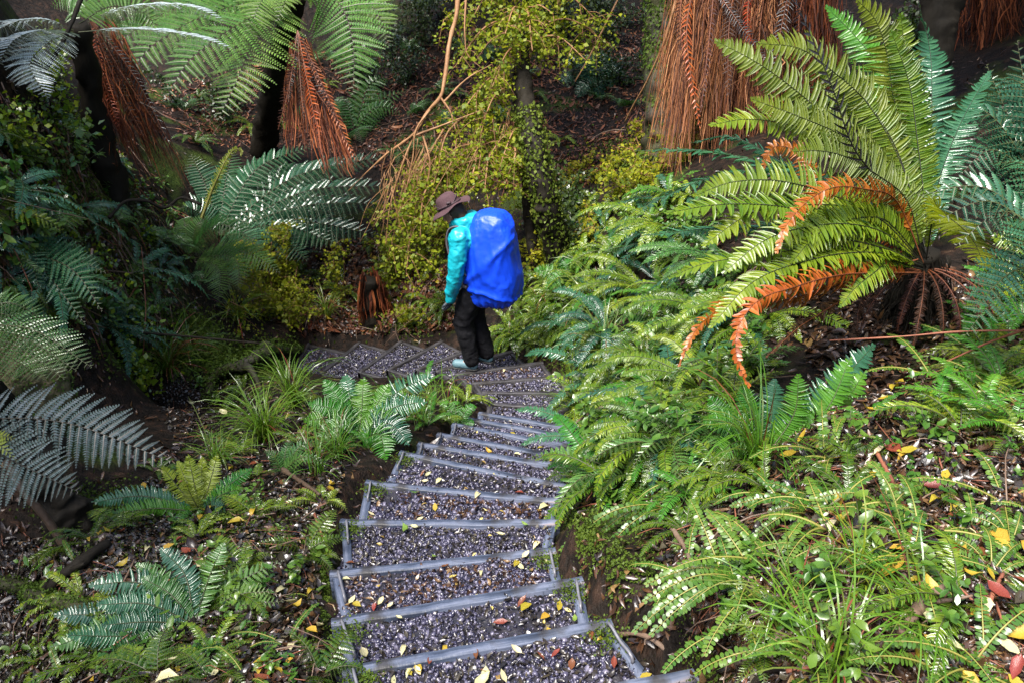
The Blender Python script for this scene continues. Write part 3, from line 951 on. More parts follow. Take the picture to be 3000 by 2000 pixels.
# ------------------------------------------------------------------ fern helper for plants placed by their foot pixel and frond tips
def tipfern(name, label, bx, by, d, tips, kind, W, lm, sm='rachis', group=None, arch=.35, hint=None, ground=True):
    """tips: (x, y, depth offset[, bend x, bend y]); bends default to an upward arch"""
    base = U(bx, by, d)
    if ground:
        base = G(bx, by); d = base @ FWD
    sp = []
    for t in tips:
        m_ = t[5] if len(t) > 5 else lm
        tip = U(t[0], t[1], d + t[2])
        L = np.linalg.norm(tip - base)
        if len(t) > 4 and t[3] is not None:
            mid = U(t[3], t[4], d + t[2] * .5)
            q = [base, mid, tip]
        else:
            mid = (base + tip) / 2 + UP * L * arch
            q = [base, base * .72 + mid * .28 + UP * L * arch * .22, mid, tip * .6 + mid * .4 + UP * L * arch * .16, tip]
        sp.append((kind, q, W * (.75 + .25 * min(1.3, L / .5)), m_, sm, dict(hint=hint)))
    return fern(name, label, group, base, sp)

tipfern('hard_fern', 'bright green upright fern below the big crown fern, its broad fronds standing up', 2240, 1345, 3.25,
        [(2172, 1130, .05, 2210, 1230), (2340, 1095, .0, 2330, 1200), (2492, 1045, .1, 2420, 1200), (2535, 1085, .15, 2430, 1235), (2592, 1172, .1, 2440, 1230), (2075, 1160, .1, 2140, 1230),
         (2060, 1230, 0, 2150, 1240), (2420, 1300, 0, 2330, 1280), (2270, 1110, .2, 2260, 1220, 'blue'), (2560, 1010, .3, 2430, 1150, 'blue'), (2100, 1330, -.1, 2170, 1290)],
        'lance', .078, 'bright', hint=(0, -.75, .6))
tipfern('hard_fern', 'bluish fern reaching in from the right edge beside the big crown fern', 3120, 760, 3.1,
        [(2690, 575, .1, 2850, 545), (2740, 650, 0, 2880, 590), (2825, 985, -.1, 2920, 870), (2860, 900, -.2, 2960, 800), (2960, 560, .2), (2900, 480, .3, 3000, 480), (2960, 750, -.3, 3040, 690), (2800, 720, 0, 2940, 620)],
        'bi', .17, 'blue', hint=(0, -.4, .9), ground=False)
tipfern('hard_fern', 'tall bluish fern at the top right edge beyond the dark trunk', 3060, 560, 4.6,
        [(2760, 430, .1, 2850, 330), (2890, 190, .2, 2950, 330), (2980, 120, .2, 3010, 300), (2820, 300, .2, 2900, 330), (2790, 540, 0, 2900, 440), (2950, 420, 0), (3000, 260, .4), (2850, 260, .5)],
        'bi', .24, 'blue', hint=(0, -.4, .9))
tipfern('hard_fern', 'yellow tinged fern at the right edge under the bluish fronds', 3080, 900, 3.0,
        [(2900, 690, .1, 2990, 720), (2950, 640, .1, 3040, 700), (2870, 780, 0, 2960, 780), (2990, 800, 0), (2930, 860, 0)], 'lance', .09, 'slope', hint=(0, -.7, .6))

# ------------------------------------------------------------------ left side ferns
tipfern('hard_fern', 'fern left of the steps with yellow green young fronds standing upright', 588, 1500, 3.95,
        [(550, 1330, .0, 570, 1420, 'yellowfern'), (592, 1338, .05, 590, 1420, 'yellowfern'), (637, 1330, .05, 612, 1420, 'yellowfern'), (475, 1365, .0, 525, 1430, 'yellowfern'), (545, 1415, -.1, 565, 1460, 'yellowfern'),
         (520, 1350, .1, 556, 1430, 'yellowfern'), (737, 1372, .05, 670, 1420), (712, 1430, -.05, 655, 1445), (270, 1470, 0, 420, 1452, 'blue'), (310, 1510, -.1, 450, 1488), (660, 1500, -.15, 630, 1480, 'blue'),
         (500, 1560, -.2, 540, 1520), (690, 1400, .15, 640, 1440, 'blue')], 'lance', .055, 'bright', hint=(0, -.8, .5))
tipfern('hard_fern', 'silvery wet fern at the lower left, its long fronds spreading to the left', 570, 1830, 2.95,
        [(470, 1605, .15, 540, 1680, 'blue'), (655, 1590, .2, 612, 1690), (262, 1712, .1, 420, 1710, 'blue'), (285, 1770, -.05, 430, 1768, 'blue'), (150, 1895, -.1, 360, 1830), (200, 1860, -.15, 380, 1860, 'blue'),
         (160, 1800, .0, 350, 1800, 'blue'), (400, 1650, .1, 490, 1720), (320, 1900, -.2, 440, 1880), (415, 1690, .05, 500, 1740), (300, 1830, -.1, 430, 1820, 'blue')], 'lance', .06, 'tree', hint=(0, -.6, .8))
tipfern('lady_fern', 'pale lacy fern frond beside the steps at the lower left', 600, 1800, 2.98, [(832, 1640, .1, 690, 1710), (800, 1730, 0, 700, 1740), (830, 1760, -.05, 720, 1770)], 'bi', .085, 'treelight', hint=(0, -.5, .9))
tipfern('lady_fern', 'small fern leaning from the moss beside the lowest steps', 940, 1650, 3.2, [(985, 1590, 0), (900, 1610, 0), (960, 1580, .05), (1000, 1640, -.05)], 'bi', .035, 'slope', hint=(0, -.6, .8))
tipfern('shield_fern', 'glossy fern clump filling the inner bend beside the steps', 1050, 1300, 5.3,
        [(950, 1112, .1, 1000, 1180), (1065, 1105, .1, 1060, 1190), (1140, 1125, .1, 1100, 1190), (1265, 1098, .2, 1160, 1150, 'blue'), (1250, 1175, 0, 1160, 1190, 'blue'), (905, 1180, 0, 980, 1200), (1010, 1095, .2, 1030, 1180, 'blue'),
         (890, 1230, -.1, 970, 1230), (1180, 1240, -.1, 1120, 1225), (1130, 1345, -.3, 1110, 1270), (1200, 1300, -.2, 1140, 1240, 'blue'), (930, 1290, -.2, 990, 1250)], 'lance', .095, 'bright', hint=(0, -.5, .8))
tipfern('shield_fern', 'small fern tucked against the left ends of the boards', 1340, 1265, 5.35, [(1290, 1180, .1), (1330, 1175, .1), (1395, 1190, .05), (1270, 1230, 0), (1390, 1240, 0), (1310, 1300, -.1)], 'lance', .06, 'bright', hint=(0, -.5, .8))
tipfern('shield_fern', 'grey green fern in the low grass above the second full step', 830, 1390, 4.3, [(950, 1300, .1), (860, 1290, .1), (770, 1320, 0), (970, 1370, -.05), (900, 1350, 0)], 'bi', .06, 'tree', hint=(0, -.5, .8))
tipfern('lady_fern', 'drooping bluish fern on the dark left bank', 95, 770, 4.7, [(300, 912, -.15, 210, 790), (250, 950, -.1, 160, 830), (120, 860, -.1), (310, 800, 0, 220, 760)], 'bi', .15, 'blue', hint=(.1, -.75, .6))
tipfern('lady_fern', 'long comb fronds reaching in from the left edge halfway up', -160, 960, 3.5,
        [(270, 1075, -.1, 90, 965), (225, 1085, -.15, 60, 985), (190, 1110, -.2, 40, 1010), (140, 945, .1, 40, 890), (130, 990, .05, 10, 920), (130, 1110, -.25, 20, 1040)], 'comb', .15, 'tree', hint=(.2, -.2, 1), ground=False)
tipfern('tree_fern_frond', 'violet grey wet frond sweeping in from the left edge low down', -180, 1230, 3.3,
        [(500, 1350, -.1, 180, 1235), (230, 1440, -.3, 0, 1330)], 'tree', .17, 'silver', 'rachisdark', hint=(.1, -.55, .85), ground=False)
tipfern('lady_fern', 'bright green small fern near the left edge above the grey frond', -60, 1330, 3.2, [(52, 1290, 0), (-10, 1240, .1), (50, 1350, -.1)], 'bi', .06, 'yellowfern', hint=(0, -.6, .8), ground=False)

# mid left: comb-like fronds of a low tree fern
tipfern('low_tree_fern', 'glistening blue green fern with long arching fronds left of the hiker', 640, 690, 7.6,
        [(915, 428, .3, 760, 490), (1140, 455, .1, 850, 525), (1150, 545, -.2, 900, 560), (1130, 595, -.4, 880, 605), (1110, 690, -.6, 880, 650), (560, 455, .3, 600, 540), (480, 480, .2, 540, 560),
         (900, 765, -.7, 800, 690), (430, 560, 0, 520, 590), (760, 740, -.8, 720, 690), (400, 640, -.3, 500, 640), (1010, 620, -.3, 840, 620), (1080, 490, .3, 820, 520), (820, 450, .4, 720, 520), (1000, 720, -.6, 820, 660), (500, 600, -.4, 560, 610), (680, 440, .4, 660, 540)], 'tree', .34, 'blue', 'rachis', hint=(0, -.35, .9))
tipfern('low_tree_fern', 'mid green bushy fern spilling forward under the blue green one', 560, 760, 7.0,
        [(760, 720, -.3), (700, 850, -.5, 690, 760), (480, 700, -.1), (620, 640, 0), (430, 800, -.3), (640, 880, -.6, 640, 790), (330, 720, -.1), (820, 800, -.4, 720, 740), (540, 640, .1)], 'tree', .20, 'tree', 'rachis', hint=(0, -.5, .8))
acc = Acc()
P = pxcurve([(590, 640, 7.2), (612, 580, 7.2), (640, 515, 7.15), (665, 465, 7.15), (690, 438, 7.15), (708, 440, 7.15), (705, 458, 7.15)])
frond(acc, 'dead', P, .045, m=(0, 1), hint=(0, -1, .2), stem=.016)
o = obj('fern_crozier', acc.mesh('fern_crozier', [M['yellowfern'], M['rachisgold']], False, P[0]), None, P[0])
tag(o, 'yellow young frond still uncurling at its tip, upright among blue green fronds', 'fern shoot')

tipfern('hard_fern', 'small bright green fern standing right behind the hiker', 1672, 845, 8.4, [(1702, 728, .1, 1690, 790), (1565, 790, 0, 1620, 800), (1745, 830, -.1), (1640, 760, .1), (1600, 850, -.2), (1780, 790, .1)], 'lance', .10, 'bright', hint=(0, -.7, .6))
tipfern('hard_fern', 'dark fern alone on the shaded far slope', 1742, 265, 12, [(1635, 235, 0, 1690, 220), (1690, 285, -.2), (1805, 255, 0), (1785, 170, .2), (1722, 165, .2), (1655, 190, .2), (1830, 215, .2), (1760, 290, -.2)], 'lance', .15, 'blue', hint=(0, -.6, .8))
tipfern('lady_fern', 'green fern in the gloom between the tree fern trunk and the leafy tree', 1040, 395, 10.2, [(1195, 265, .2, 1110, 300), (1150, 240, .3), (1180, 340, 0), (1000, 300, .2), (1060, 420, -.3)], 'bi', .30, 'tree', hint=(0, -.5, .8))
# ------------------------------------------------------------------ trees
def straw(acc, n, top, bot, r_top, r_bot, m=0, jitter=.04, w=.007, spread=2 * pi, az0=0., lmin=.5):
    """hanging dead frond stalks round a trunk: ribbons from a ring at top towards a ring at bottom"""
    K = 7
    top, bot = np.asarray(top, float), np.asarray(bot, float)
    nc = max(6, n // 14)                                   # stalks hang in matted clumps
    ck = rng.integers(0, nc, n)
    caz = az0 + spread * (rng.random(nc) - .5)
    az = caz[ck] + rng.normal(0, .07, n)
    cs = rng.random(nc) ** 1.3 * .6
    s0 = np.clip(cs[ck] + rng.normal(0, .12, n), 0, .75)
    ce = lmin + rng.random(nc) * (1 - lmin)
    s1 = np.minimum(s0 + ce[ck] * rng.uniform(.55, 1.15, n), .80 + .36 * rng.random(nc)[ck] + rng.normal(0, .03, n))
    crad = .62 + .5 * rng.random(nc)
    clean = rng.normal(0, .16, nc)
    t = np.linspace(0, 1, K)
    s = s0[:, None] + (s1 - s0)[:, None] * t[None]
    rad = (r_top + (r_bot - r_top) * s) * (crad[ck][:, None] * rng.uniform(.85, 1.12, (n, 1)))
    tw = az[:, None] + clean[ck][:, None] * t[None] + rng.normal(0, .10, (n, 1)) * t[None] + rng.normal(0, .03, (n, 1)) * np.sin(t * 7)
    C = top + (bot - top) * s[..., None]
    P = C + np.stack([np.cos(tw) * rad, np.sin(tw) * rad, 0 * rad], -1) + np.cumsum(rng.normal(0, jitter * .25, (n, K, 3)), 1)
    a = rng.random(n) * 6.28
    sd = np.stack([np.cos(a), np.sin(a), 0 * a], -1)
    ww = w * np.exp(rng.normal(0, .45, n))[:, None, None] * np.array([1, 1, .9, .8, .7, .5, .25])[None, :, None]
    V = np.stack([P - sd[:, None] * ww * .5, P + sd[:, None] * ww * .5], 2)
    acc.add(V, (gridfaces(K, 2)[None] + (np.arange(n) * K * 2)[:, None, None]).reshape(-1, 4), m)


def treefern(label, crown, foot, r, skirts, fronds, sm='straw'):
    foot = np.asarray(foot, float)
    root = empty('tree_fern', foot, label, 'tree fern', None)
    acc = Acc()
    tube(acc, [foot - [0, 0, .3], foot + (crown - foot) * .4, crown], [r * 1.25, r, r * .8], seg=16, n=40, noise=.35, nf=9)
    obj('trunk', acc.mesh('trunk', [M['bark']], True, foot), root)
    acc = Acc()
    for sk in skirts:
        straw(acc, *sk[0], **sk[1])
    if skirts:
        obj('dead_frond_skirt', acc.mesh('dead_frond_skirt', [M[sm]], False, foot), root)
    for kind, pts, W, lm, stm, ex in fronds:
        acc = Acc()
        frond(acc, kind, pts, W, **ex)
        obj('frond', acc.mesh('frond', [M[lm], M[stm]], False, foot), root)
    return root


def tf(pts, W=.36, lm='treelight', hint=(0, -.85, .5), **ex):
    ex['hint'] = hint
    return ('tree', pxcurve(pts), W, lm, 'rachis', ex)


acc = Acc()                                                  # shaggy dark base of the crown fern
straw(acc, 700, CB + [.02, .02, .02], CB + [.07, .06, -.60], .06, .20, w=.006, lmin=.3, jitter=.05)
obj('dead_stalks', acc.mesh('dead_stalks', [M['bark']], False, CB), cr)

# middle tree fern with pale fronds
c1 = U(868, 10, 8.8); f1 = G(760, 420)
fr = [tf([(868, 10, 8.8), (800, 60, 8.5), (730, 150, 8.2), (690, 245, 8.0), (640, 352, 7.9)], .46, hint=(-.2, -.9, .35)),
      tf([(868, 10, 8.8), (940, -30, 8.5), (1005, 30, 8.3), (1035, 140, 8.2), (1034, 278, 8.15)], .46, hint=(.1, -.9, .35)),
      tf([(860, 0, 8.8), (760, 40, 8.4), (640, 110, 8.0), (545, 190, 7.8), (484, 298, 7.7)], .40, hint=(-.1, -.8, .5)),
      tf([(850, 0, 8.8), (680, 20, 8.4), (530, 80, 8.0), (430, 150, 7.8), (355, 262, 7.7)], .36, hint=(-.1, -.8, .5)),
      tf([(850, -10, 8.8), (640, -20, 8.5), (480, 40, 8.2), (380, 100, 8.0), (300, 180, 7.9)], .28),
      tf([(868, 0, 8.8), (830, -40, 8.6), (770, 0, 8.4), (740, 70, 8.3), (735, 130, 8.25)], .30),
      tf([(868, 0, 8.8), (900, -60, 8.4), (850, -40, 8.0), (830, 20, 7.8), (812, 62, 7.75)], .28),
      tf([(875, 0, 8.9), (960, -60, 8.9), (1050, -20, 8.8), (1110, 50, 8.7), (1140, 140, 8.6)], .30),
      tf([(860, -10, 8.8), (720, -60, 9), (600, -10, 9), (540, 60, 9), (500, 130, 9)], .32, 'tree'),
      tf([(870, 0, 9), (920, -80, 9.4), (1000, -60, 9.7), (1060, -10, 9.9), (1120, 60, 10)], .32, 'tree'),
      tf([(868, 0, 9), (780, -80, 9.4), (690, -30, 9.7), (640, 30, 9.9), (610, 110, 10)], .32, 'tree')]
ft1 = U(960, 470, 8.6); b1 = U(1010, 480, 8.7)
treefern('tree fern at upper left centre with pale drooping fronds and a reddish brown skirt', c1 + [0, 0, .1], f1, .14,
         [((300, U(885, 120, 8.6), U(985, 475, 8.3), .07, .13), dict(w=.008, spread=5, az0=-1.2, lmin=.45, jitter=.06)),
          ((240, U(860, 120, 8.6), U(880, 440, 8.4), .07, .11), dict(w=.008, spread=5, az0=-1.6, lmin=.45, jitter=.05)),
          ((160, U(875, 120, 8.7), U(935, 400, 8.7), .08, .12), dict(w=.008, spread=6, az0=-1.6, lmin=.3, jitter=.08))], fr, 'strawdark')

# left tree fern, dark trunk and skirt
c2 = U(300, 20, 8.2); f2 = G(480, 480)
fr = [tf([(250, 70, 6.6), (312, 38, 6.6), (446, 14, 6.6), (580, 26, 6.6), (662, 70, 6.6)], .24, 'skyglare', (0, -.05, 1)),
      tf([(230, 95, 6.4), (357, 86, 6.4), (491, 94, 6.4), (603, 116, 6.4), (690, 150, 6.4)], .22, 'skyglare', (0, -.05, 1)),
      tf([(215, 90, 6.3), (150, 62, 6.2), (67, 60, 6.1), (0, 85, 6.0), (-60, 130, 6)], .24, 'skyglare', (0, -.1, 1)),
      tf([(215, 95, 6.3), (120, 90, 6.0), (40, 120, 5.8), (-10, 200, 5.7)], .24, 'skyglare', (0, -.15, 1)),
      tf([(210, 100, 6.3), (150, 120, 6.0), (90, 180, 5.8), (140, 290, 5.6)], .20, 'skyglare', (.3, -.2, 1)),
      tf([(230, 70, 6.5), (330, 20, 6.7), (420, 40, 6.9), (470, 90, 7.0)], .24, 'treelight'),
      tf([(225, 75, 6.5), (250, 0, 6.8), (200, -20, 7), (150, 20, 7.2)], .24, 'treelight')]
treefern('tree fern at the far upper left, wet fronds gleaming white above a dark brown skirt', U(225, 70, 6.5), U(330, 560, 7.6), .10,
         [((420, U(265, 60, 7.4), U(450, 470, 7.6), .17, .19), dict(w=.007, spread=5, az0=-1.2, lmin=.35, jitter=.06)),
          ((220, U(300, 150, 7.2), U(400, 440, 7.4), .12, .16), dict(w=.007, spread=4, az0=-1.2, lmin=.4, jitter=.08))], fr, 'strawdark')

# big right tree fern: only its huge skirt shows
c3 = U(2180, -260, 8.3); f3 = U(2200, 520, 8.6)
treefern('massive tree fern trunk at upper right wrapped in a thick straw coloured skirt', c3, f3, .32,
         [((2600, U(2190, -330, 8.2), U(2110, 400, 8.3), .46, .60), dict(w=.0065, spread=4.6, az0=-1.57, lmin=.25, jitter=.09)),
          ((1100, U(2130, -250, 7.9), U(2045, 425, 7.9), .24, .25), dict(w=.0065, spread=4.6, az0=-1.57, lmin=.25, jitter=.08)),
          ((500, U(2230, -250, 7.8), U(2190, 330, 7.8), .2, .24), dict(w=.006, spread=4.6, az0=-1.57, lmin=.2, jitter=.12))], [])
big = bpy.data.objects['tree_fern.002']
acc = Acc()
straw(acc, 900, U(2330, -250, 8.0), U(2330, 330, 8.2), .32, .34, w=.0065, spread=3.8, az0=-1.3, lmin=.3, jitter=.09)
obj('dead_frond_skirt', acc.mesh('dead_frond_skirt', [M['strawdark']], False, big.location), big)['label'] = 'darker shaded side of the skirt'  # shade on this side is put into the darker straw colour
def drape(root, items):
    for pts, kind, W, lm in items:
        acc = Acc()
        frond(acc, kind, pxcurve(pts), W, m=(0, 1), hint=(rng.normal(0, .4), -1, .2), stem=.007)
        obj('dead_frond', acc.mesh('dead_frond', [M[lm], M['rachisbrown']], False, root.location), root)


drape(big, [([(2090, -40, 7.6), (2180, 90, 7.5), (2225, 150, 7.5), (2250, 190, 7.5)], 'sparse', .06, 'deadblack')] +
      [([(x + 30, -120, 7.7), (x + rng.normal(0, 12), 60, 7.55), (x + rng.normal(-15, 25), y, 7.5)], k, w_, lm) for x, y, k, w_, lm in ((1990, 240, 'sparse', .07, 'deadbrown'), (2070, 330, 'sparse', .05, 'deadbrown'), (2140, 280, 'sparse', .08, 'deadbrown'), (2230, 350, 'sparse', .06, 'deadbrown'), (2300, 300, 'sparse', .08, 'deadblack'), (2360, 250, 'sparse', .06, 'deadblack'), (2030, 380, 'sparse', .06, 'dead'), (2190, 200, 'sparse', .05, 'dead'))])
drape(bpy.data.objects['tree_fern'], [([(872, 90, 8.4), (x0, 240, 8.3), (x1, y, 8.25)], k, w_, lm) for x0, x1, y, k, w_, lm in ((850, 815, 380, 'sparse', .07, 'deadbrown'), (900, 940, 430, 'sparse', .08, 'dead'), (930, 1015, 420, 'sparse', .05, 'deadbrown'), (880, 890, 360, 'sparse', .05, 'deadbrown'), (910, 985, 350, 'sparse', .08, 'deadblack'), (850, 845, 300, 'sparse', .05, 'deadblack'), (940, 1040, 470, 'sparse', .06, 'dead'))])
drape(bpy.data.objects['tree_fern.001'], [([(270, 60, 7.2), (x0, 220, 7.2), (x1, y, 7.2)], k, w_, lm) for x0, x1, y, k, w_, lm in ((330, 420, 400, 'sparse', .07, 'deadbrown'), (360, 470, 380, 'sparse', .05, 'deadbrown'), (300, 350, 380, 'sparse', .07, 'dead'), (390, 500, 430, 'sparse', .06, 'deadblack'))])
# far right red-brown skirt
treefern('tree fern at the top right corner with a reddish skirt, behind the dark trunk', U(2950, -250, 8.2), U(2930, 260, 8.8), .25,
         [((1300, U(2970, -250, 8.2), U(2960, 190, 8.5), .5, .56), dict(w=.007, spread=4, az0=-1.57, lmin=.25, jitter=.1))], [], 'strawdark')


def trunk(name, label, pts, r, mat, cat='tree', seg=16, noise=.25, nf=8, n=60):
    P = pxcurve(pts)
    acc = Acc()
    tube(acc, P, r, seg=28, n=110, noise=noise, nf=nf)
    base = P[-1]
    root = empty(name, base, label, cat)
    obj('trunk', acc.mesh('trunk', [M[mat]], True, base), root)
    return root, base


black, _ = trunk('broadleaf_tree', 'smooth black wet tree trunk at the upper right between the two skirted tree ferns', [(2775, -200, 6.4), (2762, 20, 6.4), (2735, 160, 6.45), (2708, 300, 6.5), (2690, 480, 6.6)], [.15, .145, .12, .10, .10], 'bark')
mossy, b_ = r_, b_ = trunk('broadleaf_tree', 'mossy green trunk standing just left of the massive straw skirt', [(1935, -150, 9.2), (1935, 100, 9.2), (1940, 280, 9.2), (1950, 430, 9.3), (1960, 520, 9.4)], [.15, .16, .16, .19, .25], 'barkmoss')
acc = Acc()
n = 5000
t = rng.random(n); cpt = curve(pxcurve([(1935, -150, 9.2), (1940, 280, 9.2), (1950, 430, 9.3), (1960, 520, 9.4)]), 60)[0]
k = (t * 59).astype(int); a = rng.random(n) * 6.28
pp = cpt[k] + np.stack([np.cos(a), np.sin(a), 0 * a], -1) * .17 + rng.normal(0, .02, (n, 3))
diamonds(acc, pp, .03 * rng.uniform(.6, 1.5, n), np.stack([np.cos(a), np.sin(a), 0 * a + .4], -1))
tag(obj('moss_coat', acc.mesh('moss_coat', [M['moss']], False, b_), r_), None, None, None, 'stuff')

lean, _ = trunk('broadleaf_tree', 'leaning brown trunk with a dark hollow side at the left edge low down', [(60, 1240, 4.0), (110, 1380, 4.0), (175, 1480, 4.05), (230, 1580, 4.1), (255, 1680, 4.15)], [.12, .10, .085, .08, .10], 'bark', noise=.7, nf=11)
trunk('broadleaf_tree', 'thin pale stem beside the leaning brown trunk', [(20, 1345, 3.8), (70, 1440, 3.8), (130, 1510, 3.85), (185, 1590, 3.9)], [.022, .02, .02, .02], 'barkbrown', seg=8)

def mosscoat(root, P, r, n, size, a0=-.3, a1=pi + .3, kind='stuff'):
    Q, _ = curve(P, 80)
    T = nrm(np.gradient(Q, axis=0)); S = nrm(np.cross(T, UP)); B_ = np.cross(S, T)
    k = rng.integers(0, 80, n); a = rng.uniform(a0, a1, n)
    d = np.cos(a)[:, None] * S[k] + np.sin(a)[:, None] * B_[k]
    pp = Q[k] + d * r * rng.uniform(.85, 1.35, (n, 1)) + rng.normal(0, r * .2, (n, 3))
    acc = Acc(); diamonds(acc, pp, size * rng.uniform(.6, 1.4, n), d, 0, .8)
    o = obj('moss_coat', acc.mesh('moss_coat', [M['moss']], False, root.location), root)
    o['kind'] = kind


# ------------------------------------------------------------------ leafy shrubs
def sprays(acc, spines, per_m, size, spread, m=0, droop=0., asp=.36, flat=.7, jit=.5):
    """small leaves set along and around branch spines"""
    for P in spines:
        Q, L = curve(P, 30)
        n = int(L * per_m)
        t = rng.random(n)
        pos = np.stack([np.interp(t, np.linspace(0, 1, 30), Q[:, k]) for k in range(3)], -1)
        off = rng.normal(0, 1, (n, 3)) * np.array([1, 1, .8]) * spread
        pos = pos + off - np.array([0, 0, 1]) * droop * rng.random((n, 1))
        diamonds(acc, pos, size * np.exp(rng.normal(0, .3, n)), np.array([0, -.35, .9]) + 0 * pos, m, flat, asp)


def twiglets(acc, spines, per_m, L, r, m=0, down=.4, out=None):
    tips = []
    for P in spines:
        Q, Ln = curve(P, 30)
        for k in range(int(Ln * per_m)):
            p = Q[rng.integers(2, 30)]
            d = rng.normal(0, 1, 3); d[2] = d[2] * .5 - down; d = nrm(d)
            l = L * rng.uniform(.5, 1.4)
            q = [p, p + d * l * .5 + [0, 0, .05 * l], p + d * l - [0, 0, .18 * l]]
            tube(acc, q, r, r * .3, seg=4, n=6, m=m)
            tips.append(q)
    return tips


def shrub(name, label, base, stems, r, per_m_tw, Ltw, per_m_leaf, size, spread, leafm='shrub', stemm='barkbrown', down=.4, cat='shrub', group=None, droop=.05, rtw=.006, asp=.36):
    base = np.asarray(base, float)
    root = empty(name, base, label, cat, group)
    acc = Acc()
    for P in stems:
        tube(acc, P, r, r * .35, seg=8, n=30, noise=.25, nf=12)
    for P in stems:                                        # one rootstock carries every stem
        tube(acc, [base - [0, 0, .10], (base + np.asarray(P[0])) / 2 - [0, 0, .09], np.asarray(P[0]) + [0, 0, .01]], .014, .008, seg=6, n=10)
    tips = twiglets(acc, stems, per_m_tw, Ltw, rtw, 0, down)
    obj('branches', acc.mesh('branches', [M[stemm]], True, base), root)
    acc = Acc()
    sprays(acc, tips, per_m_leaf, size, spread, 0, droop, asp)
    obj('foliage', acc.mesh('foliage', [M[leafm]], False, base), root)
    return root


def J(pts, s=0.):
    P = np.array(pxcurve(pts))
    return P + (rng.normal(0, s, P.shape) if s else 0)


# leafy tree in the middle: forked dark trunk, crown of fine yellow green leaves, and a vine
tb = U(1640, 800, 8.9)
root = root_leafy = empty('leafy_tree', tb, 'small leaved yellow green tree in the middle with a dark forked trunk behind the hiker', 'tree')
acc = Acc()
tube(acc, pxcurve([(1530, -120, 8.8), (1530, 130, 8.7), (1538, 290, 8.4), (1562, 420, 8.15), (1590, 560, 8.2), (1625, 700, 8.5), (1655, 830, 8.9)]), [.05, .06, .075, .095, .115, .125, .15], seg=28, n=170, noise=.22, nf=15)
tube(acc, pxcurve([(1500, 190, 8.6), (1515, 300, 8.6), (1540, 450, 8.6), (1545, 600, 8.7), (1565, 760, 8.8)]), [.03, .045, .05, .05, .06], seg=18, n=120, noise=.25, nf=15)
obj('trunk', acc.mesh('trunk', [M['bark']], True, tb), root)
acc = Acc()
n = 1100
mosscoat(root, pxcurve([(1545, 330, 8.3), (1562, 420, 8.15), (1590, 560, 8.2), (1625, 700, 8.5), (1655, 830, 8.9)]), .105, 4200, .034, 0, 6.28)
Q = curve(pxcurve([(1600, 480, 8.4), (1630, 580, 8.45), (1670, 700, 8.6), (1710, 800, 8.8)]), 60)[0]
pp = Q[rng.integers(0, 60, n)] + rng.normal(0, .09, (n, 3))
diamonds(acc, pp, .045 * rng.uniform(.6, 1.3, n), np.array([0, -.5, .8]) + 0 * pp, 0, .7)
obj('climbing_leaves', acc.mesh('climbing_leaves', [M['shrubdark']], False, tb), root)
st = []
for (x0, y0, x1, y1, d0, d1) in [(1530, 60, 1330, 200, 8.8, 8.4), (1530, 60, 1420, -30, 8.8, 8.4), (1530, 100, 1620, 40, 8.8, 8.5), (1530, 140, 1720, 180, 8.8, 8.5), (1535, 230, 1350, 330, 8.8, 8.3),
                                 (1530, 30, 1560, 150, 8.8, 8.1), (1530, 0, 1750, 60, 8.8, 8.7), (1540, 150, 1440, 260, 8.7, 8.1), (1530, 60, 1480, 100, 8.8, 8.0), (1535, 0, 1650, -20, 8.8, 8.6), (1540, 90, 1780, 130, 8.8, 8.9),
                                 (1500, 250, 1400, 420, 8.6, 8.3), (1510, 290, 1330, 400, 8.6, 8.5), (1545, 400, 1470, 470, 8.6, 8.2), (1530, 0, 1300, 60, 8.8, 8.6), (1530, -50, 1380, 60, 8.8, 8.5),
                                 (1545, 420, 1420, 480, 8.6, 8.3), (1545, 440, 1300, 500, 8.6, 8.4), (1550, 470, 1240, 560, 8.6, 8.5), (1550, 500, 1500, 560, 8.6, 8.3)]:
    a, b = U(x0, y0, d0), U(x1, y1, d1)
    st.append([a, (a + b) / 2 + [0, 0, .18], b])
for (x0, y0, x1, y1, d0, d1) in [(1420, 330, 1400, 520, 8.5, 8.3), (1360, 340, 1280, 520, 8.5, 8.4), (1300, 380, 1210, 560, 8.6, 8.5), (1400, 420, 1330, 600, 8.4, 8.3), (1250, 450, 1160, 640, 8.6, 8.6), (1320, 480, 1230, 700, 8.5, 8.4),
                                 (1200, 520, 1140, 740, 8.6, 8.6), (1260, 560, 1190, 800, 8.6, 8.5), (1440, 440, 1420, 560, 8.4, 8.2), (1500, 430, 1480, 540, 8.4, 8.2)]:
    a, b = U(x0, y0, d0), U(x1, y1, d1)
    st.append([a, (a + b) / 2 + rng.normal(0, .05, 3) + [0, 0, .1], b])
acc = Acc()
for P in st:
    tube(acc, P, .014, .005, seg=5, n=14)
tips = twiglets(acc, st, 16, .30, .004, 0, .55)
obj('branches', acc.mesh('branches', [M['vine']], True, tb), root)
acc = Acc()
sprays(acc, tips, 88, .036, .04, 0, .03)
sprays(acc, st, 70, .036, .09, 0, .04)
obj('foliage', acc.mesh('foliage', [M['shrub']], False, tb), root)

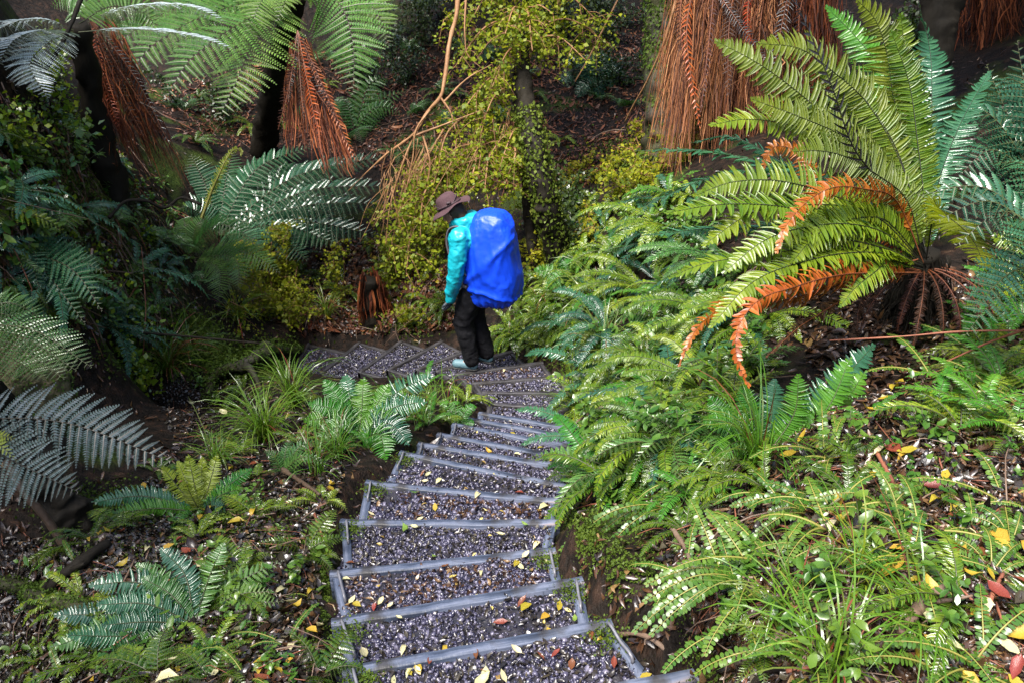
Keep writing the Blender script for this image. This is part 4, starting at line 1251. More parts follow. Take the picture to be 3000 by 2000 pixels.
acc = Acc()
VL = [[(1340, -60, 8.2), (1338, 40, 8.2), (1318, 120, 8.2), (1305, 220, 8.2), (1290, 285, 8.2), (1255, 325, 8.25), (1215, 390, 8.3), (1150, 440, 8.4)],
      [(1260, 322, 8.2), (1220, 380, 8.2), (1210, 460, 8.3), (1190, 560, 8.4)],
      [(1290, 285, 8.2), (1320, 330, 8.2), (1335, 380, 8.2)], [(1365, 0, 8.25), (1362, 100, 8.25), (1370, 160, 8.3), (1410, 200, 8.3)],
      [(1300, 300, 8.2), (1370, 230, 8.25), (1440, 190, 8.3)], [(1140, 445, 8.4), (1080, 500, 8.5), (1020, 560, 8.6)], [(1210, 400, 8.3), (1290, 370, 8.3), (1420, 320, 8.3)],
      [(1230, 360, 8.3), (1180, 480, 8.4), (1140, 620, 8.5), (1130, 720, 8.6)], [(1240, 400, 8.3), (1260, 480, 8.3), (1230, 600, 8.4)]]
for k, q in enumerate(VL):
    tube(acc, J(q), .026 if k == 0 else .012, .012 if k == 0 else .004, seg=7, n=40, noise=.3, nf=15)
for k in range(130):
    x = rng.uniform(1120, 1500); y = 440 + rng.uniform(-1, 1) * 60 - (x - 1300) * .35
    a = U(x, y, 8.15 + rng.random() * .4)
    l = rng.uniform(.25, .85)
    e = a + np.array([rng.normal(-.08, .14), rng.normal(-.03, .08), -l])
    tube(acc, [a, (a + e) / 2 + rng.normal(0, .05, 3), e], .004, .0015, seg=4, n=12)
vb = U(1150, 440, 8.4)
tag(obj('hanging_vine', acc.mesh('hanging_vine', [M['vine']], True, vb), None, vb), 'tangled orange brown vine hanging in front of the leafy tree', 'vine')
for lab, q in [('thin reddish vine slanting down across the dark slope', [(1815, -10, 9.5), (1760, 100, 9.6), (1720, 180, 9.7), (1685, 240, 9.8)]),
               ('thin pale vine hanging beside the straw skirt', [(1985, -20, 8.2), (1950, 110, 8.3), (1900, 230, 8.6), (1850, 320, 9.0), (1830, 360, 9.2)])]:
    acc = Acc(); P = J(q); tube(acc, P, .012, .008, seg=6, n=30)
    tag(obj('hanging_vine', acc.mesh('hanging_vine', [M['vine']], True, P[-1]), None, P[-1]), lab, 'vine')

# low yellow green shrubs behind the lower path and on the slopes
SHG = 'low yellow green shrubs beyond the path'
for lab, x, y, w, h, n in [('yellow green shrub between the low tree fern and the red brown stump', 900, 900, 150, 190, 9), ('yellow green shrub spilling over the far edge of the lower path', 800, 960, 110, 110, 6),
                           ('yellow green shrub thicket directly left of the hiker', 1210, 760, 110, 230, 10), ('low mossy shrub at the foot of the stump', 1190, 920, 70, 60, 3),
                           ('yellow green shrub under the dark forked trunk', 1760, 520, 130, 70, 7), ('yellow shrub at the foot of the straw skirt', 1960, 500, 110, 110, 7), ('low shrub right of the forked trunk base', 1640, 760, 90, 110, 6),
                           ('golden shrub against the left side of the straw skirt', 2030, 420, 60, 130, 5), ('low shrub on the bank above the straw of the far slope', 1880, 560, 120, 60, 6)]:
    b = G(x, y)
    d = b @ FWD
    sc = d / FOC
    st = []
    for k in range(n):
        p = b + np.array([rng.uniform(-1, 1) * w * sc, rng.uniform(-.3, .3), 0]); p[2] = hz(p[0], p[1])
        e = p + np.array([rng.normal(0, .12), rng.normal(-.1, .1), h * sc * rng.uniform(.6, 1.2)])
        st.append([p, (p + e) / 2 + rng.normal(0, .05, 3), e])
    shrub('low_shrub', lab, b, st, .008, 30, .18, 110, .036, .035, 'shrub', 'vine', .1, group=SHG, rtw=.003)
for lab, x, y, w, h, n in [('dark leafy bush at the foot of the forked trunk', 1650, 640, 90, 90, 8), ('dark leafy bush in the gloom at the top centre', 1240, 100, 110, 120, 7), ('dark twiggy bush on the slope behind the thin reddish vine', 1830, 60, 130, 70, 7),
                           ('dark bush on the upper left bank under the white fronds', 120, 420, 140, 150, 9), ('mossy dark bush on the left bank', 150, 640, 150, 90, 8), ('leafy bush beside the left tree fern trunk', 280, 470, 90, 120, 6), ('dark shrub on the far slope right of the leafy tree', 1800, 250, 120, 110, 7), ('dark shrub between the middle tree fern and the hanging vine', 1130, 230, 90, 120, 7), ('dark shrub at the top edge between the leafy tree and the mossy trunk', 1720, 90, 110, 120, 7), ('dark shrub in the shade behind the middle tree fern trunk', 650, 330, 110, 90, 6), ('dark shrub left of the far reddish skirt', 2640, 120, 90, 90, 6), ('dark bush on the bank behind the big crown fern', 2500, 330, 160, 90, 8)]:
    b = G(x, y)
    sc = (b @ FWD) / FOC
    st = []
    for k in range(n):
        p = b + np.array([rng.uniform(-1, 1) * w * sc, rng.uniform(-.3, .3), 0]); p[2] = hz(p[0], p[1])
        e = p + np.array([rng.normal(0, .12), rng.normal(-.15, .1), h * sc * rng.uniform(.6, 1.2)])
        st.append([p, (p + e) / 2 + rng.normal(0, .05, 3), e])
    shrub('bush', lab, b, st, .009, 28, .22, 95, .040, .05, 'shrubdark' if x > 500 else 'slope', 'bark', .1, cat='bush', rtw=.003)

# red brown stump of a dead tree fern by the lower path
b = G(1095, 945); sc = (b @ FWD) / FOC
root = empty('dead_stump', b, 'red brown shaggy stump beside the lower path left of the hiker', 'stump')
acc = Acc(); tube(acc, [b - [0, 0, .1], b + [0, 0, .25], b + [0, 0, 140 * sc]], [.15, .13, .11], seg=12, n=20, noise=.5, nf=9)
obj('trunk', acc.mesh('trunk', [M['bark']], True, b), root)
acc = Acc(); straw(acc, 260, b + [0, 0, 160 * sc], b + [.02, -.05, 0], .10, .19, w=.012, lmin=.5)
obj('dead_frond_skirt', acc.mesh('dead_frond_skirt', [M['strawdark']], False, b), root)

# ------------------------------------------------------------------ unseen tree crowns added above the frame to shade the gully
def crown(root, centres, n, size, mat='shrubdark'):
    base = np.array(root.location)
    acc = Acc()
    for c, r in centres:
        c = np.array(c, float)
        k = int(n)
        d = nrm(rng.normal(0, 1, (k, 3)))
        p = c + d * (rng.random((k, 1)) ** .45) * np.array(r)
        p = p + fbm(p * 1.2, 2)[:, None] * .5 * d
        p = p[p[:, 2] > -.105 * p[:, 1] + .25]
        diamonds(acc, p, size * np.exp(rng.normal(0, .3, len(p))), UP + 0 * p, 0, .8, .34)
    obj('crown', acc.mesh('crown', [M[mat]], False, base), root)
    acc = Acc()
    for c, r in centres:
        c = np.array(c, float)
        for k in range(4):
            e = c + rng.normal(0, .4, 3) * np.array(r)
            e[2] = max(e[2], -.1 * e[1] + .3)
            t0 = root_top[root.name]
            tube(acc, [t0, (t0 + e) / 2 + [0, 0, .3], e], .06, .015, seg=6, n=14)
    obj('limb', acc.mesh('limb', [M['bark']], True, base), root)


root_top = {black.name: U(2775, -190, 6.4), mossy.name: U(1935, -140, 9.2), root_leafy.name: U(1530, -115, 8.8), lean.name: U(60, 1240, 4.0)}
crown(black, [((3.0, 6.5, 1.6), (1.8, 2.0, 1.3)), ((5, 4.5, 2.0), (1.6, 2.4, 1.5)), ((4.5, 8, 1.6), (2, 2, 1.6))], 1500, .17)
crown(mossy, [((1.2, 10.2, 1.4), (2.2, 2.0, 1.4)), ((3.5, 11, 2), (2, 2, 2)), ((1, 13, 1.6), (2.5, 2, 2))], 800, .18)
crown(root_leafy, [((-.6, 10, 1.0), (1.6, 1.6, .9)), ((-2.2, 11.5, 1.6), (2.2, 2, 1.5)), ((-4.6, 10.5, 1.8), (2.2, 2.2, 1.6)), ((-1, 13, 1.6), (2.4, 2, 2))], 1250, .17)
crown(lean, [((-4.7, 2.6, 3.2), (1.6, 1.9, 1.0)), ((-4.5, .4, 3.1), (1.5, 1.6, 1.0)), ((-5.6, 4.6, 3.0), (1.6, 1.6, 1.0)), ((-3.6, -.6, 3.4), (.9, 1.2, .8))], 900, .17)  # unseen crown added in the sun's path to darken the left bank
# ------------------------------------------------------------------ the hiker
def cap(acc, p0, p1, r0, r1, flat=None, seg=20):
    """rounded tapered limb piece; flat = (axis, factor) squashes it along a world axis"""
    p0, p1 = np.asarray(p0, float), np.asarray(p1, float)
    L = np.linalg.norm(p1 - p0)
    t = (p1 - p0) / max(L, 1e-6)
    h = np.array([1, 0, 0.]) if abs(t[0]) < .8 else np.array([0, 1., 0])
    s = nrm(np.cross(t, h)); b = np.cross(t, s)
    rows = []
    for a in np.linspace(-pi / 2 + .02, 0, 6): rows.append((r0 * sin(a), r0 * cos(a)))
    for k in np.linspace(0, 1, 8)[1:-1]: rows.append((L * k, r0 + (r1 - r0) * k))
    for a in np.linspace(0, pi / 2 - .02, 6): rows.append((L + r1 * sin(a), r1 * cos(a)))
    rows = np.array(rows)
    an = np.arange(seg) * 2 * pi / seg
    off = rows[:, 1][:, None, None] * (np.cos(an)[None, :, None] * s + np.sin(an)[None, :, None] * b)
    if flat is not None:
        ax, f = flat
        ax = nrm(np.array(ax, float))
        off = off - (1 - f) * (off @ ax)[..., None] * ax
    acc.add(p0 + rows[:, 0][:, None, None] * t + off, gridfaces(len(rows), seg, True))


def chain(acc, pts, rad, flat=None):
    for k in range(len(pts) - 1):
        cap(acc, pts[k], pts[k + 1], rad[k], rad[k + 1], flat)


def ell(acc, c, r, rot=None, seg=24):
    th = np.linspace(.02, pi - .02, 16); ph = np.arange(seg) * 2 * pi / seg
    V = np.stack([np.sin(th)[:, None] * np.cos(ph), np.sin(th)[:, None] * np.sin(ph), np.cos(th)[:, None] + 0 * ph], -1) * np.array(r)
    if rot is not None: V = V @ np.array(rot).T
    acc.add(V + np.array(c), gridfaces(16, seg, True))


def fuse(acc, voxel, smooth=6, wr=None):
    """grow one continuous skin over overlapping volumes"""
    V, Fq, Mi = acc.get()
    me = mkmesh('tmp', V, Fq)
    o = bpy.data.objects.new('tmp', me)
    COL.objects.link(o)
    r = o.modifiers.new('r', 'REMESH'); r.mode = 'VOXEL'; r.voxel_size = voxel
    s = o.modifiers.new('s', 'SMOOTH'); s.iterations = smooth; s.factor = .5
    dg = bpy.context.evaluated_depsgraph_get()
    m2 = bpy.data.meshes.new_from_object(o.evaluated_get(dg))
    bpy.data.objects.remove(o)
    n = len(m2.vertices)
    co = np.zeros(n * 3, np.float32); m2.vertices.foreach_get('co', co); co = co.reshape(-1, 3).astype(float)
    if wr is not None:
        no = np.zeros(n * 3, np.float32); m2.vertices.foreach_get('normal', no); no = no.reshape(-1, 3)
        co = co + no * wr(co)[:, None]
        m2.vertices.foreach_set('co', co.astype(np.float32).ravel())
    m2.polygons.foreach_set('use_smooth', np.ones(len(m2.polygons), bool))
    m2.update()
    return m2


def fold(scale, amp, st=(1, 1, 1)):
    def f(p):
        q = p * np.array(st) * scale
        q = q + .6 * np.stack([vnoise(q * .7 + 3), vnoise(q * .7 + 7), vnoise(q * .7 + 11)], -1)
        return amp * ((1 - np.abs(vnoise(q)) * 2) * .6 + .4 * vnoise(q * 2.3))
    return f


def pmat(name, col, rough, sheen=0., spec=.5, bscale=90, bump=.1, col2=None):
    c2 = col2 or tuple(v * 1.25 for v in col)
    return plainmat(name, [tuple(v * .8 for v in col), c2], 12, (rough * .8, min(1, rough * 1.2)), bump, bscale, spec, dist=.003)


PM = dict(skin=pmat('skin', (.42, .24, .17), .5), hair=pmat('dark_hair', (.05, .03, .018), .6, spec=.3), jacket=pmat('turquoise_rain_jacket', (.007, .29, .355), .40, spec=.45, bscale=30, bump=.3),
          trousers=pmat('black_trousers', (.0035, .0035, .005), .8, spec=.25), boot=pmat('grey_teal_boot', (.09, .17, .20), .6), sole=pmat('dark_rubber', (.015, .015, .015), .7),
          hat=pmat('purple_brown_felt', (.062, .034, .038), .85, spec=.2), band=pmat('dark_hat_band', (.03, .014, .018), .7), cover=pmat('blue_rain_cover', (.004, .05, .60), .46, spec=.42, bscale=30, bump=.15),
          strap=pmat('grey_strap', (.07, .06, .07), .7), glove=pmat('dark_grey_glove', (.035, .045, .055), .7), scarf=pmat('pale_grey_scarf', (.35, .36, .38), .8), face=pmat('eye_white', (.5, .5, .48), .3), iris=pmat('dark_eye', (.01, .008, .006), .2))

# body axes: x forward, y the hiker's left, z up
hipL, hipR = (-.02, .09, .90), (-.02, -.09, .90)
kneL, kneR = (.11, .10, .51), (.055, -.085, .49)
ankL, ankR = (.045, .10, .10), (-.055, -.07, .10)
toeL, toeR = (.205, .12, .035), (.105, -.08, .035)
pel, wai, chs, neck = (-.03, 0, .94), (0, 0, 1.10), (.07, 0, 1.32), (.13, 0, 1.48)
shL, shR = (.09, .185, 1.415), (.09, -.185, 1.415)
elL, elR = (.115, .245, 1.09), (.12, -.24, 1.10)
wrL, wrR = (.18, .215, .82), (.17, -.20, .84)
hd = np.array([.215, 0, 1.575])
ta = radians(32)                                      # head bowed towards the steps
HR = np.array([[cos(ta), 0, sin(ta)], [0, 1, 0], [-sin(ta), 0, cos(ta)]])


def hp(x, y, z):
    return hd + HR @ np.array([x, y, z], float)


B = Acc()
chain(B, [pel, wai, chs], [.13, .12, .13], ((0, 1, 0), 1.15))
chain(B, [chs, neck, hp(-.02, 0, -.05)], [.11, .055, .055])
for s, sh, el, wr in ((1, shL, elL, wrL), (-1, shR, elR, wrR)):
    chain(B, [(chs[0], s * .06, 1.39), sh, el, wr], [.08, .062, .043, .028])
for h, k, a, t in ((hipL, kneL, ankL, toeL), (hipR, kneR, ankR, toeR)):
    chain(B, [h, k], [.095, .06]); chain(B, [k, ((k[0] + a[0]) / 2 - .02, a[1], .33), a], [.055, .056, .038])
    cap(B, a, (a[0] + (t[0] - a[0]) * .55, t[1], .055), .034, .026)
ell(B, hp(0, 0, .02), (.098, .076, .112), HR)
ell(B, hp(.035, 0, -.06), (.06, .058, .07), HR)
cap(B, hp(.088, 0, .02), hp(.112, 0, -.025), .010, .016)       # nose
cap(B, hp(.08, 0, -.105), hp(.075, 0, -.10), .022, .022)       # chin
cap(B, hp(.085, -.02, -.068), hp(.085, .02, -.068), .010, .010)  # lips
for s in (1, -1):
    ell(B, hp(-.005, s * .078, -.005), (.018, .010, .03), HR)  # ears
    cap(B, hp(.082, s * .045, .035), hp(.092, s * .015, .035), .010, .010)
def hand(B, w, d, palm):
    """relaxed hand: palm, four unequal curled fingers and a thumb off its side"""
    w, d = np.array(w, float), nrm(np.array(d, float))
    palm = nrm(np.array(palm, float)); side = np.cross(d, palm)
    cap(B, w, w + d * .05, .026, .030, (palm, .6))
    cap(B, w + d * .03 + side * .018, w + d * .075 + side * .02, .016, .014, (palm, .8)); cap(B, w + d * .03 - side * .018, w + d * .075 - side * .02, .016, .014, (palm, .8))
    for k, (o, l) in enumerate(((-.030, .062), (-.010, .072), (.010, .070), (.029, .055))):
        a = w + d * .082 + side * o
        b = a + (d * .9 + palm * .35) * l * .45; c = b + (d * .6 + palm * .8) * l * .33; e = c + (d * .1 + palm) * l * .25
        chain(B, [a, b, c, e], [.0105, .0095, .0085, .0075])
    a = w + d * .025 - side * .026
    b = a - side * .025 + d * .03 + palm * .01; c = b + d * .028 + palm * .016
    chain(B, [a, b, c], [.013, .011, .009])
hand(B, np.array(wrL) + [.01, 0, -.02], (.22, -.05, -1), (.9, -.3, .25))
hand(B, np.array(wrR) + [.01, 0, -.02], (.3, .05, -.95), (.8, .5, .3))
body = fuse(B, .0065, 4)
body.materials.append(PM['skin'])

PX, PY = 1402, 1067
foot = Zp(PX, PY, STEPZ[15])
yaw = math.atan2(.30, -.95)
pr = obj('person', body, None, foot)
pr.rotation_euler = (0, 0, yaw)
PSC = .915
pr.scale = (PSC,) * 3
tag(pr, 'hiker in turquoise jacket, black trousers and purple brown hat walking down the steps', 'person')


def wear(name, me, mats, par=None):
    for m in mats: me.materials.append(m)
    return obj(name, me, par or pr)


A = Acc()
chain(A, [(-.045, 0, .93), (0, 0, 1.10), (.07, 0, 1.33)], [.155, .145, .150], ((0, 1, 0), 1.22))
chain(A, [(.06, .10, 1.36), (.06, -.10, 1.36)], [.12, .12])
cap(A, (.10, 0, 1.42), (.125, 0, 1.475), .095, .078)
for s, sh, el, wr in ((1, shL, elL, wrL), (-1, shR, elR, wrR)):
    w2 = np.array(wr) + (np.array(wr) - el) * .06
    chain(A, [(.08, s * .09, 1.40), sh, ((sh[0] + el[0]) / 2 - .01, (sh[1] + el[1]) / 2 + s * .012, (sh[2] + el[2]) / 2), el, ((el[0] + wr[0]) / 2, (el[1] + wr[1]) / 2, (el[2] + wr[2]) / 2), w2], [.095, .088, .080, .072, .064, .046])
# hood lying behind the neck
ell(A, (.045, 0, 1.50), (.10, .125, .085), np.array([[.85, 0, .5], [0, 1, 0], [-.5, 0, .85]]))
chain(A, [(.05, .09, 1.53), (.14, .085, 1.52), (.21, .05, 1.47)], [.040, .036, .03]); chain(A, [(.05, -.09, 1.53), (.14, -.085, 1.52), (.21, -.05, 1.47)], [.040, .036, .03])
wear('jacket', fuse(A, .010, 5, lambda p: fold(11, .013, (1, 1, .75))(p) + fold(26, .006, (1, 1, 1.3))(p)), [PM['jacket']])
A = Acc()
chain(A, [(-.03, .05, .95), (-.03, -.05, .95)], [.135, .135])
for h, k, a in ((hipL, kneL, ankL), (hipR, kneR, ankR)):
    chain(A, [h, ((h[0] + k[0]) / 2 + .01, h[1], .72), k, ((k[0] + a[0]) / 2 - .01, a[1], .30), (a[0] - .005, a[1], .115)], [.124, .108, .090, .083, .074])
wear('trousers', fuse(A, .011, 5, lambda p: fold(9, .014, (1, 1, .8))(p) + fold(24, .005, (1, 1, 1.4))(p)), [PM['trousers']])
for a, t in ((ankL, toeL), (ankR, toeR)):
    A = Acc()
    cap(A, (a[0] - .01, a[1], .15), (a[0] - .01, a[1], .07), .052, .050)
    cap(A, (a[0] - .03, a[1], .052), (t[0] - .02, t[1], .05), .048, .044, ((0, 1, 0), 1.0))
    b = wear('boot', fuse(A, .008, 4, fold(30, .002)), [PM['boot']])
    A = Acc()
    d = nrm(np.array([t[0] - a[0], t[1] - a[1], 0]))
    chain(A, [(a[0] - .035, a[1], .012), ((a[0] + t[0]) / 2, (a[1] + t[1]) / 2, .012), (t[0] - .01, t[1], .012)], [.050, .044, .046], ((0, 0, 1), .36))
    wear('boot_sole', fuse(A, .007, 2), [PM['sole']], b)
    A = Acc()
    for k in range(5):
        x = a[0] + .035 + k * .018; z = .125 - k * .013
        cap(A, (x, a[1] - .028, z - .012), (x + .004, a[1] + .028, z - .012), .004, .004, seg=6)
    wear('boot_lace', A.mesh('boot_lace', [], True), [PM['strap']], b)
for w, d, pm in ((wrL, (.22, -.05, -1), (.9, -.3, .25)), (wrR, (.3, .05, -.95), (.8, .5, .3))):
    A = Acc(); hand(A, np.array(w) + [.01, 0, -.02], d, pm)
    wear('glove', fuse(A, .006, 2, lambda p: .0035 + 0 * p[:, 0]), [PM['glove']])
A = Acc(); tube(A, [hp(.03 + .055 * cos(a), .075 * sin(a), -.135 - .02 * cos(a)) for a in np.linspace(0, 2 * pi, 14)], .024, .024, seg=10, n=40)
wear('neck_scarf', A.mesh('neck_scarf', [], True), [PM['scarf']])
# hair under the hat
A = Acc()
ell(A, hp(-.045, 0, .02), (.075, .084, .10), HR); ell(A, hp(-.065, 0, -.07), (.05, .07, .075), HR)
cap(A, hp(-.02, .074, .01), hp(-.02, .07, -.07), .018, .012); cap(A, hp(-.02, -.074, .01), hp(-.02, -.07, -.07), .018, .012)
wear('hair', fuse(A, .008, 3, fold(40, .003)), [PM['hair']])
for s in (1, -1):
    A = Acc(); ell(A, hp(.082, s * .032, .012), (.012, .012, .012)); e = wear('eye', A.mesh('eye', [], True), [PM['face']])
    A = Acc(); ell(A, hp(.091, s * .032, .010), (.005, .006, .006)); wear('iris', A.mesh('iris', [], True), [PM['iris']], e)


# hat: crown and wide wavy brim as one turned felt, with band and cord
def hatpt(a, r, z):
    wob = 1 + .03 * cos(2 * a + .4)
    return hp(r * cos(a) * 1.08 * wob - .005, r * sin(a) * wob, z)


A = Acc()
rows = [(.001, .190), (.03, .189), (.055, .184), (.078, .170), (.090, .145), (.097, .105), (.104, .075), (.108, .066), (.125, .060), (.150, .052), (.172, .040), (.184, .028), (.186, .024), (.182, .022), (.150, .045), (.112, .056), (.100, .064)]
seg = 56
V = np.zeros((len(rows), seg, 3))
for i, (r, z) in enumerate(rows):
    for j in range(seg):
        a = j * 2 * pi / seg
        f = max(0, (r - .10) / .085)
        zz = z + f * (.012 * sin(3 * a + 1) + .008 * sin(5 * a + 2) + .022 * abs(sin(a)) * (1 if z < .1 else 0) - .012 * cos(a))
        dent = -.016 * math.exp(-((r * sin(a)) / .03) ** 2) if z > .16 else 0
        V[i, j] = hatpt(a, r * (1 + .02 * sin(4 * a + 2) * (1 if .1 < z < .18 else 0)), zz + dent)
A.add(V, gridfaces(len(rows), seg, True))
hat = wear('hat', A.mesh('hat', [], True), [PM['hat']])
A = Acc()
tube(A, [hatpt(a, .107, .078 + .012 * sin(a + .6)) for a in np.linspace(0, 2 * pi, 40)], .008, .008, seg=8, n=70)
tube(A, [hatpt(a, .105, .098 + .03 * sin(2 * a + 1.0)) for a in np.linspace(0, 2 * pi, 40)], .0045, .0045, seg=6, n=90)
cap(A, hatpt(2.0, .112, .105), hatpt(2.2, .112, .10), .012, .012)
wear('hat_cord', A.mesh('hat_cord', [], True), [PM['band']], hat)

# ------------------------------------------------------------------ backpack under its rain cover
yr = np.array([[cos(yaw), -sin(yaw), 0], [sin(yaw), cos(yaw), 0], [0, 0, 1]])
bp = foot + yr @ np.array([-.155, 0, 1.17]) * PSC
root = empty('backpack', bp, 'tall backpack under a bright blue rain cover on the hiker\'s back', 'backpack')
root.rotation_euler = (0, radians(5), yaw)
root.scale = (PSC,) * 3
nu, nv = 150, 110
th = np.linspace(1e-6, pi - 1e-6, nv); ph = np.arange(nu) * 2 * pi / nu
sx, sy, sz = .245, .22, .455
def spw(v, e): return np.sign(v) * np.abs(v) ** e
ct, stt = spw(np.cos(th), .62), spw(np.sin(th), .46)
X = sx * stt[:, None] * spw(np.cos(ph), .72)[None]; Y = sy * stt[:, None] * spw(np.sin(ph), .72)[None]; Zz = sz * ct[:, None] + 0 * X
taper = 1 + .10 * np.clip(-Zz / sz, -1, 1) - .16 * np.clip((Zz / sz - .3), 0, 1)
X = X * taper - .05 * np.clip(Zz / sz - .2, 0, 1); Y = Y * taper
Q = np.stack([X, Y, Zz], -1)
nn = nrm(Q / np.array([sx, sy, sz]) ** 2)
# draped cloth: long folds running down from the top corner, gathers round the hem, bulging load
ang = np.arctan2(Y, X)
drape = (1 - np.abs(np.sin(ang * 4.5 + Zz * 5 + 1.5 * vnoise(Q * 3)))) ** 3 * np.clip(.42 - np.abs(Zz - .0), 0, 1) * .034
f2 = (fold(6.0, .016, (1.3, 1.3, .6))(Q.reshape(-1, 3)) + fold(15, .006, (1, 1, .6))(Q.reshape(-1, 3)) + fold(34, .003)(Q.reshape(-1, 3))).reshape(X.shape)
hem = .010 * np.sin(ang * 21 + 2 * vnoise(Q * 5)) * np.clip((-Zz - .30) / .1, 0, 1)
diag = .020 * np.exp(-((Zz + .9 * X - .02) / .03) ** 2) * (Y > 0) + .016 * np.exp(-((Zz + .27 + .6 * (X - .05) ** 2 - .25 * X) / .022) ** 2)
Q = Q + nn * np.clip(stt * 1.6 - .2, .15, 1)[:, None, None] * (drape + f2 + hem + diag + .012 * vnoise(Q * 4))[..., None]
acc = Acc(); acc.add(Q, gridfaces(nv, nu, True))
cover = obj('rain_cover', acc.mesh('rain_cover', [PM['cover']], True), root)
A = Acc()
tube(A, [Q[nv - 14, k] * [.99, .99, 1] - [0, 0, .004] for k in range(0, nu, 5)] + [Q[nv - 14, 0] * [.99, .99, 1] - [0, 0, .004]], .006, .006, seg=6, n=90)
obj('hem_cord', A.mesh('hem_cord', [PM['strap']], True), cover)
for s in (1, -1):
    A = Acc()
    q = [(.16, s * .10, .30), (.25, s * .125, .355), (.32, s * .125, .335), (.365, s * .13, .22), (.34, s * .15, .06), (.27, s * .17, -.05), (.18, s * .17, -.12)]
    P, _ = curve(q, 30)
    T = nrm(np.gradient(P, axis=0)); S = nrm(np.cross(T, [0, s * 1.0, .2]))
    o = np.array([-1, 0, 1]) * .026
    sidev = nrm(np.cross(S, T))
    ring = np.stack([P - sidev * .028 + S * .004, P + sidev * .028 + S * .004, P + sidev * .028 - S * .008, P - sidev * .028 - S * .008], 1)
    A.add(ring, gridfaces(30, 4, True))
    obj('shoulder_strap', A.mesh('shoulder_strap', [PM['strap']], True), root)
A = Acc(); tube(A, [(.2, .19, -.22), (.32, .17, -.2), (.42, .0, -.2), (.32, -.17, -.2), (.2, -.19, -.22)], .018, .018, seg=8, n=40)
obj('hip_belt', A.mesh('hip_belt', [PM['strap']], True), root)
# ------------------------------------------------------------------ plants and litter spread over the banks
def inpoly(poly, n):
    poly = np.array(poly, float)
    lo, hi = poly.min(0), poly.max(0)
    out = []
    while len(out) < n:
        p = lo + (hi - lo) * rng.random((n * 3 + 20, 2))
        c = np.zeros(len(p), bool)
        for k in range(len(poly)):
            (x0, y0), (x1, y1) = poly[k], poly[k - 1]
            c ^= ((y0 > p[:, 1]) != (y1 > p[:, 1])) & (p[:, 0] < (x1 - x0) * (p[:, 1] - y0) / (y1 - y0 + 1e-9) + x0)
        out += list(p[c])
    q = np.array(out[:n])
    return q[:, 0], q[:, 1]


def onsteps(P):
    s = np.full(len(P), -9.)
    for i, q, z in treads():
        s = np.maximum(s, inside(q, P[:, :2]))
    return s


RSLOPE = [(1700, 640), (2000, 560), (2200, 740), (2250, 1080), (2050, 1330), (1760, 1500), (1580, 1420), (1690, 1200), (1690, 1040), (1640, 900)]
RLOW = [(1840, 1480), (2150, 1330), (2600, 1140), (3000, 1000), (3060, 2050), (2120, 2020), (2000, 1760)]
LGROUND = [(420, 1120), (900, 1120), (1060, 1240), (980, 1480), (930, 1700), (960, 2020), (0, 2020), (0, 1600), (300, 1560), (520, 1300)]
LBANK = [(-40, 330), (380, 400), (560, 640), (600, 900), (420, 1010), (200, 1000), (-40, 880)]
FARLOW = [(820, 760), (1050, 700), (1320, 780), (1360, 970), (1100, 985), (880, 975), (760, 930)]
HIKERR = [(1600, 700), (1800, 560), (1950, 460), (2060, 560), (1760, 800), (1660, 930), (1570, 900)]
TOPBACK = [(420, 260), (1250, 100), (1900, 20), (1960, 420), (1700, 560), (1300, 560), (900, 440), (560, 430)]

O0 = np.zeros(3)


def pre(nm, f, k):
    return [onemesh(nm, f(), O0) for _ in range(k)]


PF = dict(
    lance=pre('small_fern', lambda: radial(O0, int(rng.integers(6, 10)), 'lance', .34, .031, 'slope', 'rachis', .95, -.75, az0=pi, spread=4.4), 5),
    lanceb=pre('small_fern', lambda: radial(O0, int(rng.integers(5, 9)), 'lance', .32, .033, 'bright', 'rachis', 1.1, -.5, az0=pi, spread=5), 3),
    wet=pre('small_fern', lambda: radial(O0, int(rng.integers(5, 8)), 'lance', .40, .034, 'blue', 'rachis', .8, -.7, az0=pi, spread=4), 3),
    bi=pre('small_fern', lambda: radial(O0, int(rng.integers(4, 7)), 'bi', .32, .075, 'slope', 'rachis', .9, -.6, az0=pi, spread=5), 4),
    bid=pre('small_fern', lambda: radial(O0, int(rng.integers(4, 7)), 'bi', .34, .085, 'tree', 'rachis', .9, -.6, az0=-1.6, spread=5), 4),
    rnd=pre('creeping_fern', lambda: radial(O0, int(rng.integers(3, 7)), 'round', .20, .016, 'round', 'rachisgold', .75, -.45), 6),
)


def scatter(poly, n, keys, label, cat, group, smin=.7, smax=1.3, az=None, avoid=.06, name=None, dmin=0.0):
    px, py = inpoly(poly, n)
    P = G(px, py)
    N = hnormal(P[:, 0], P[:, 1])
    s = onsteps(P)
    keep = (s < -avoid)
    for p, nn in zip(P[keep], N[keep]):
        k = keys[rng.integers(len(keys))]
        me = PF[k][rng.integers(len(PF[k]))]
        o = bpy.data.objects.new(me.name.split('.')[0], me)
        o.location = p - nn * .01
        up = nrm(nn * .6 + UP * .6)
        from mathutils import Vector
        q = Vector(up).to_track_quat('Z', 'Y')
        down = math.atan2(nn[1], nn[0])
        a = (down - pi if az is None else az) + rng.normal(0, .7)
        from mathutils import Quaternion
        o.rotation_mode = 'QUATERNION'
        o.rotation_quaternion = Quaternion(Vector((0, 0, 1)).rotation_difference(Vector(up))) @ Quaternion((0, 0, 1), a)
        o.scale = (rng.uniform(smin, smax),) * 3
        link(o)
        tag(o, label, cat, group)


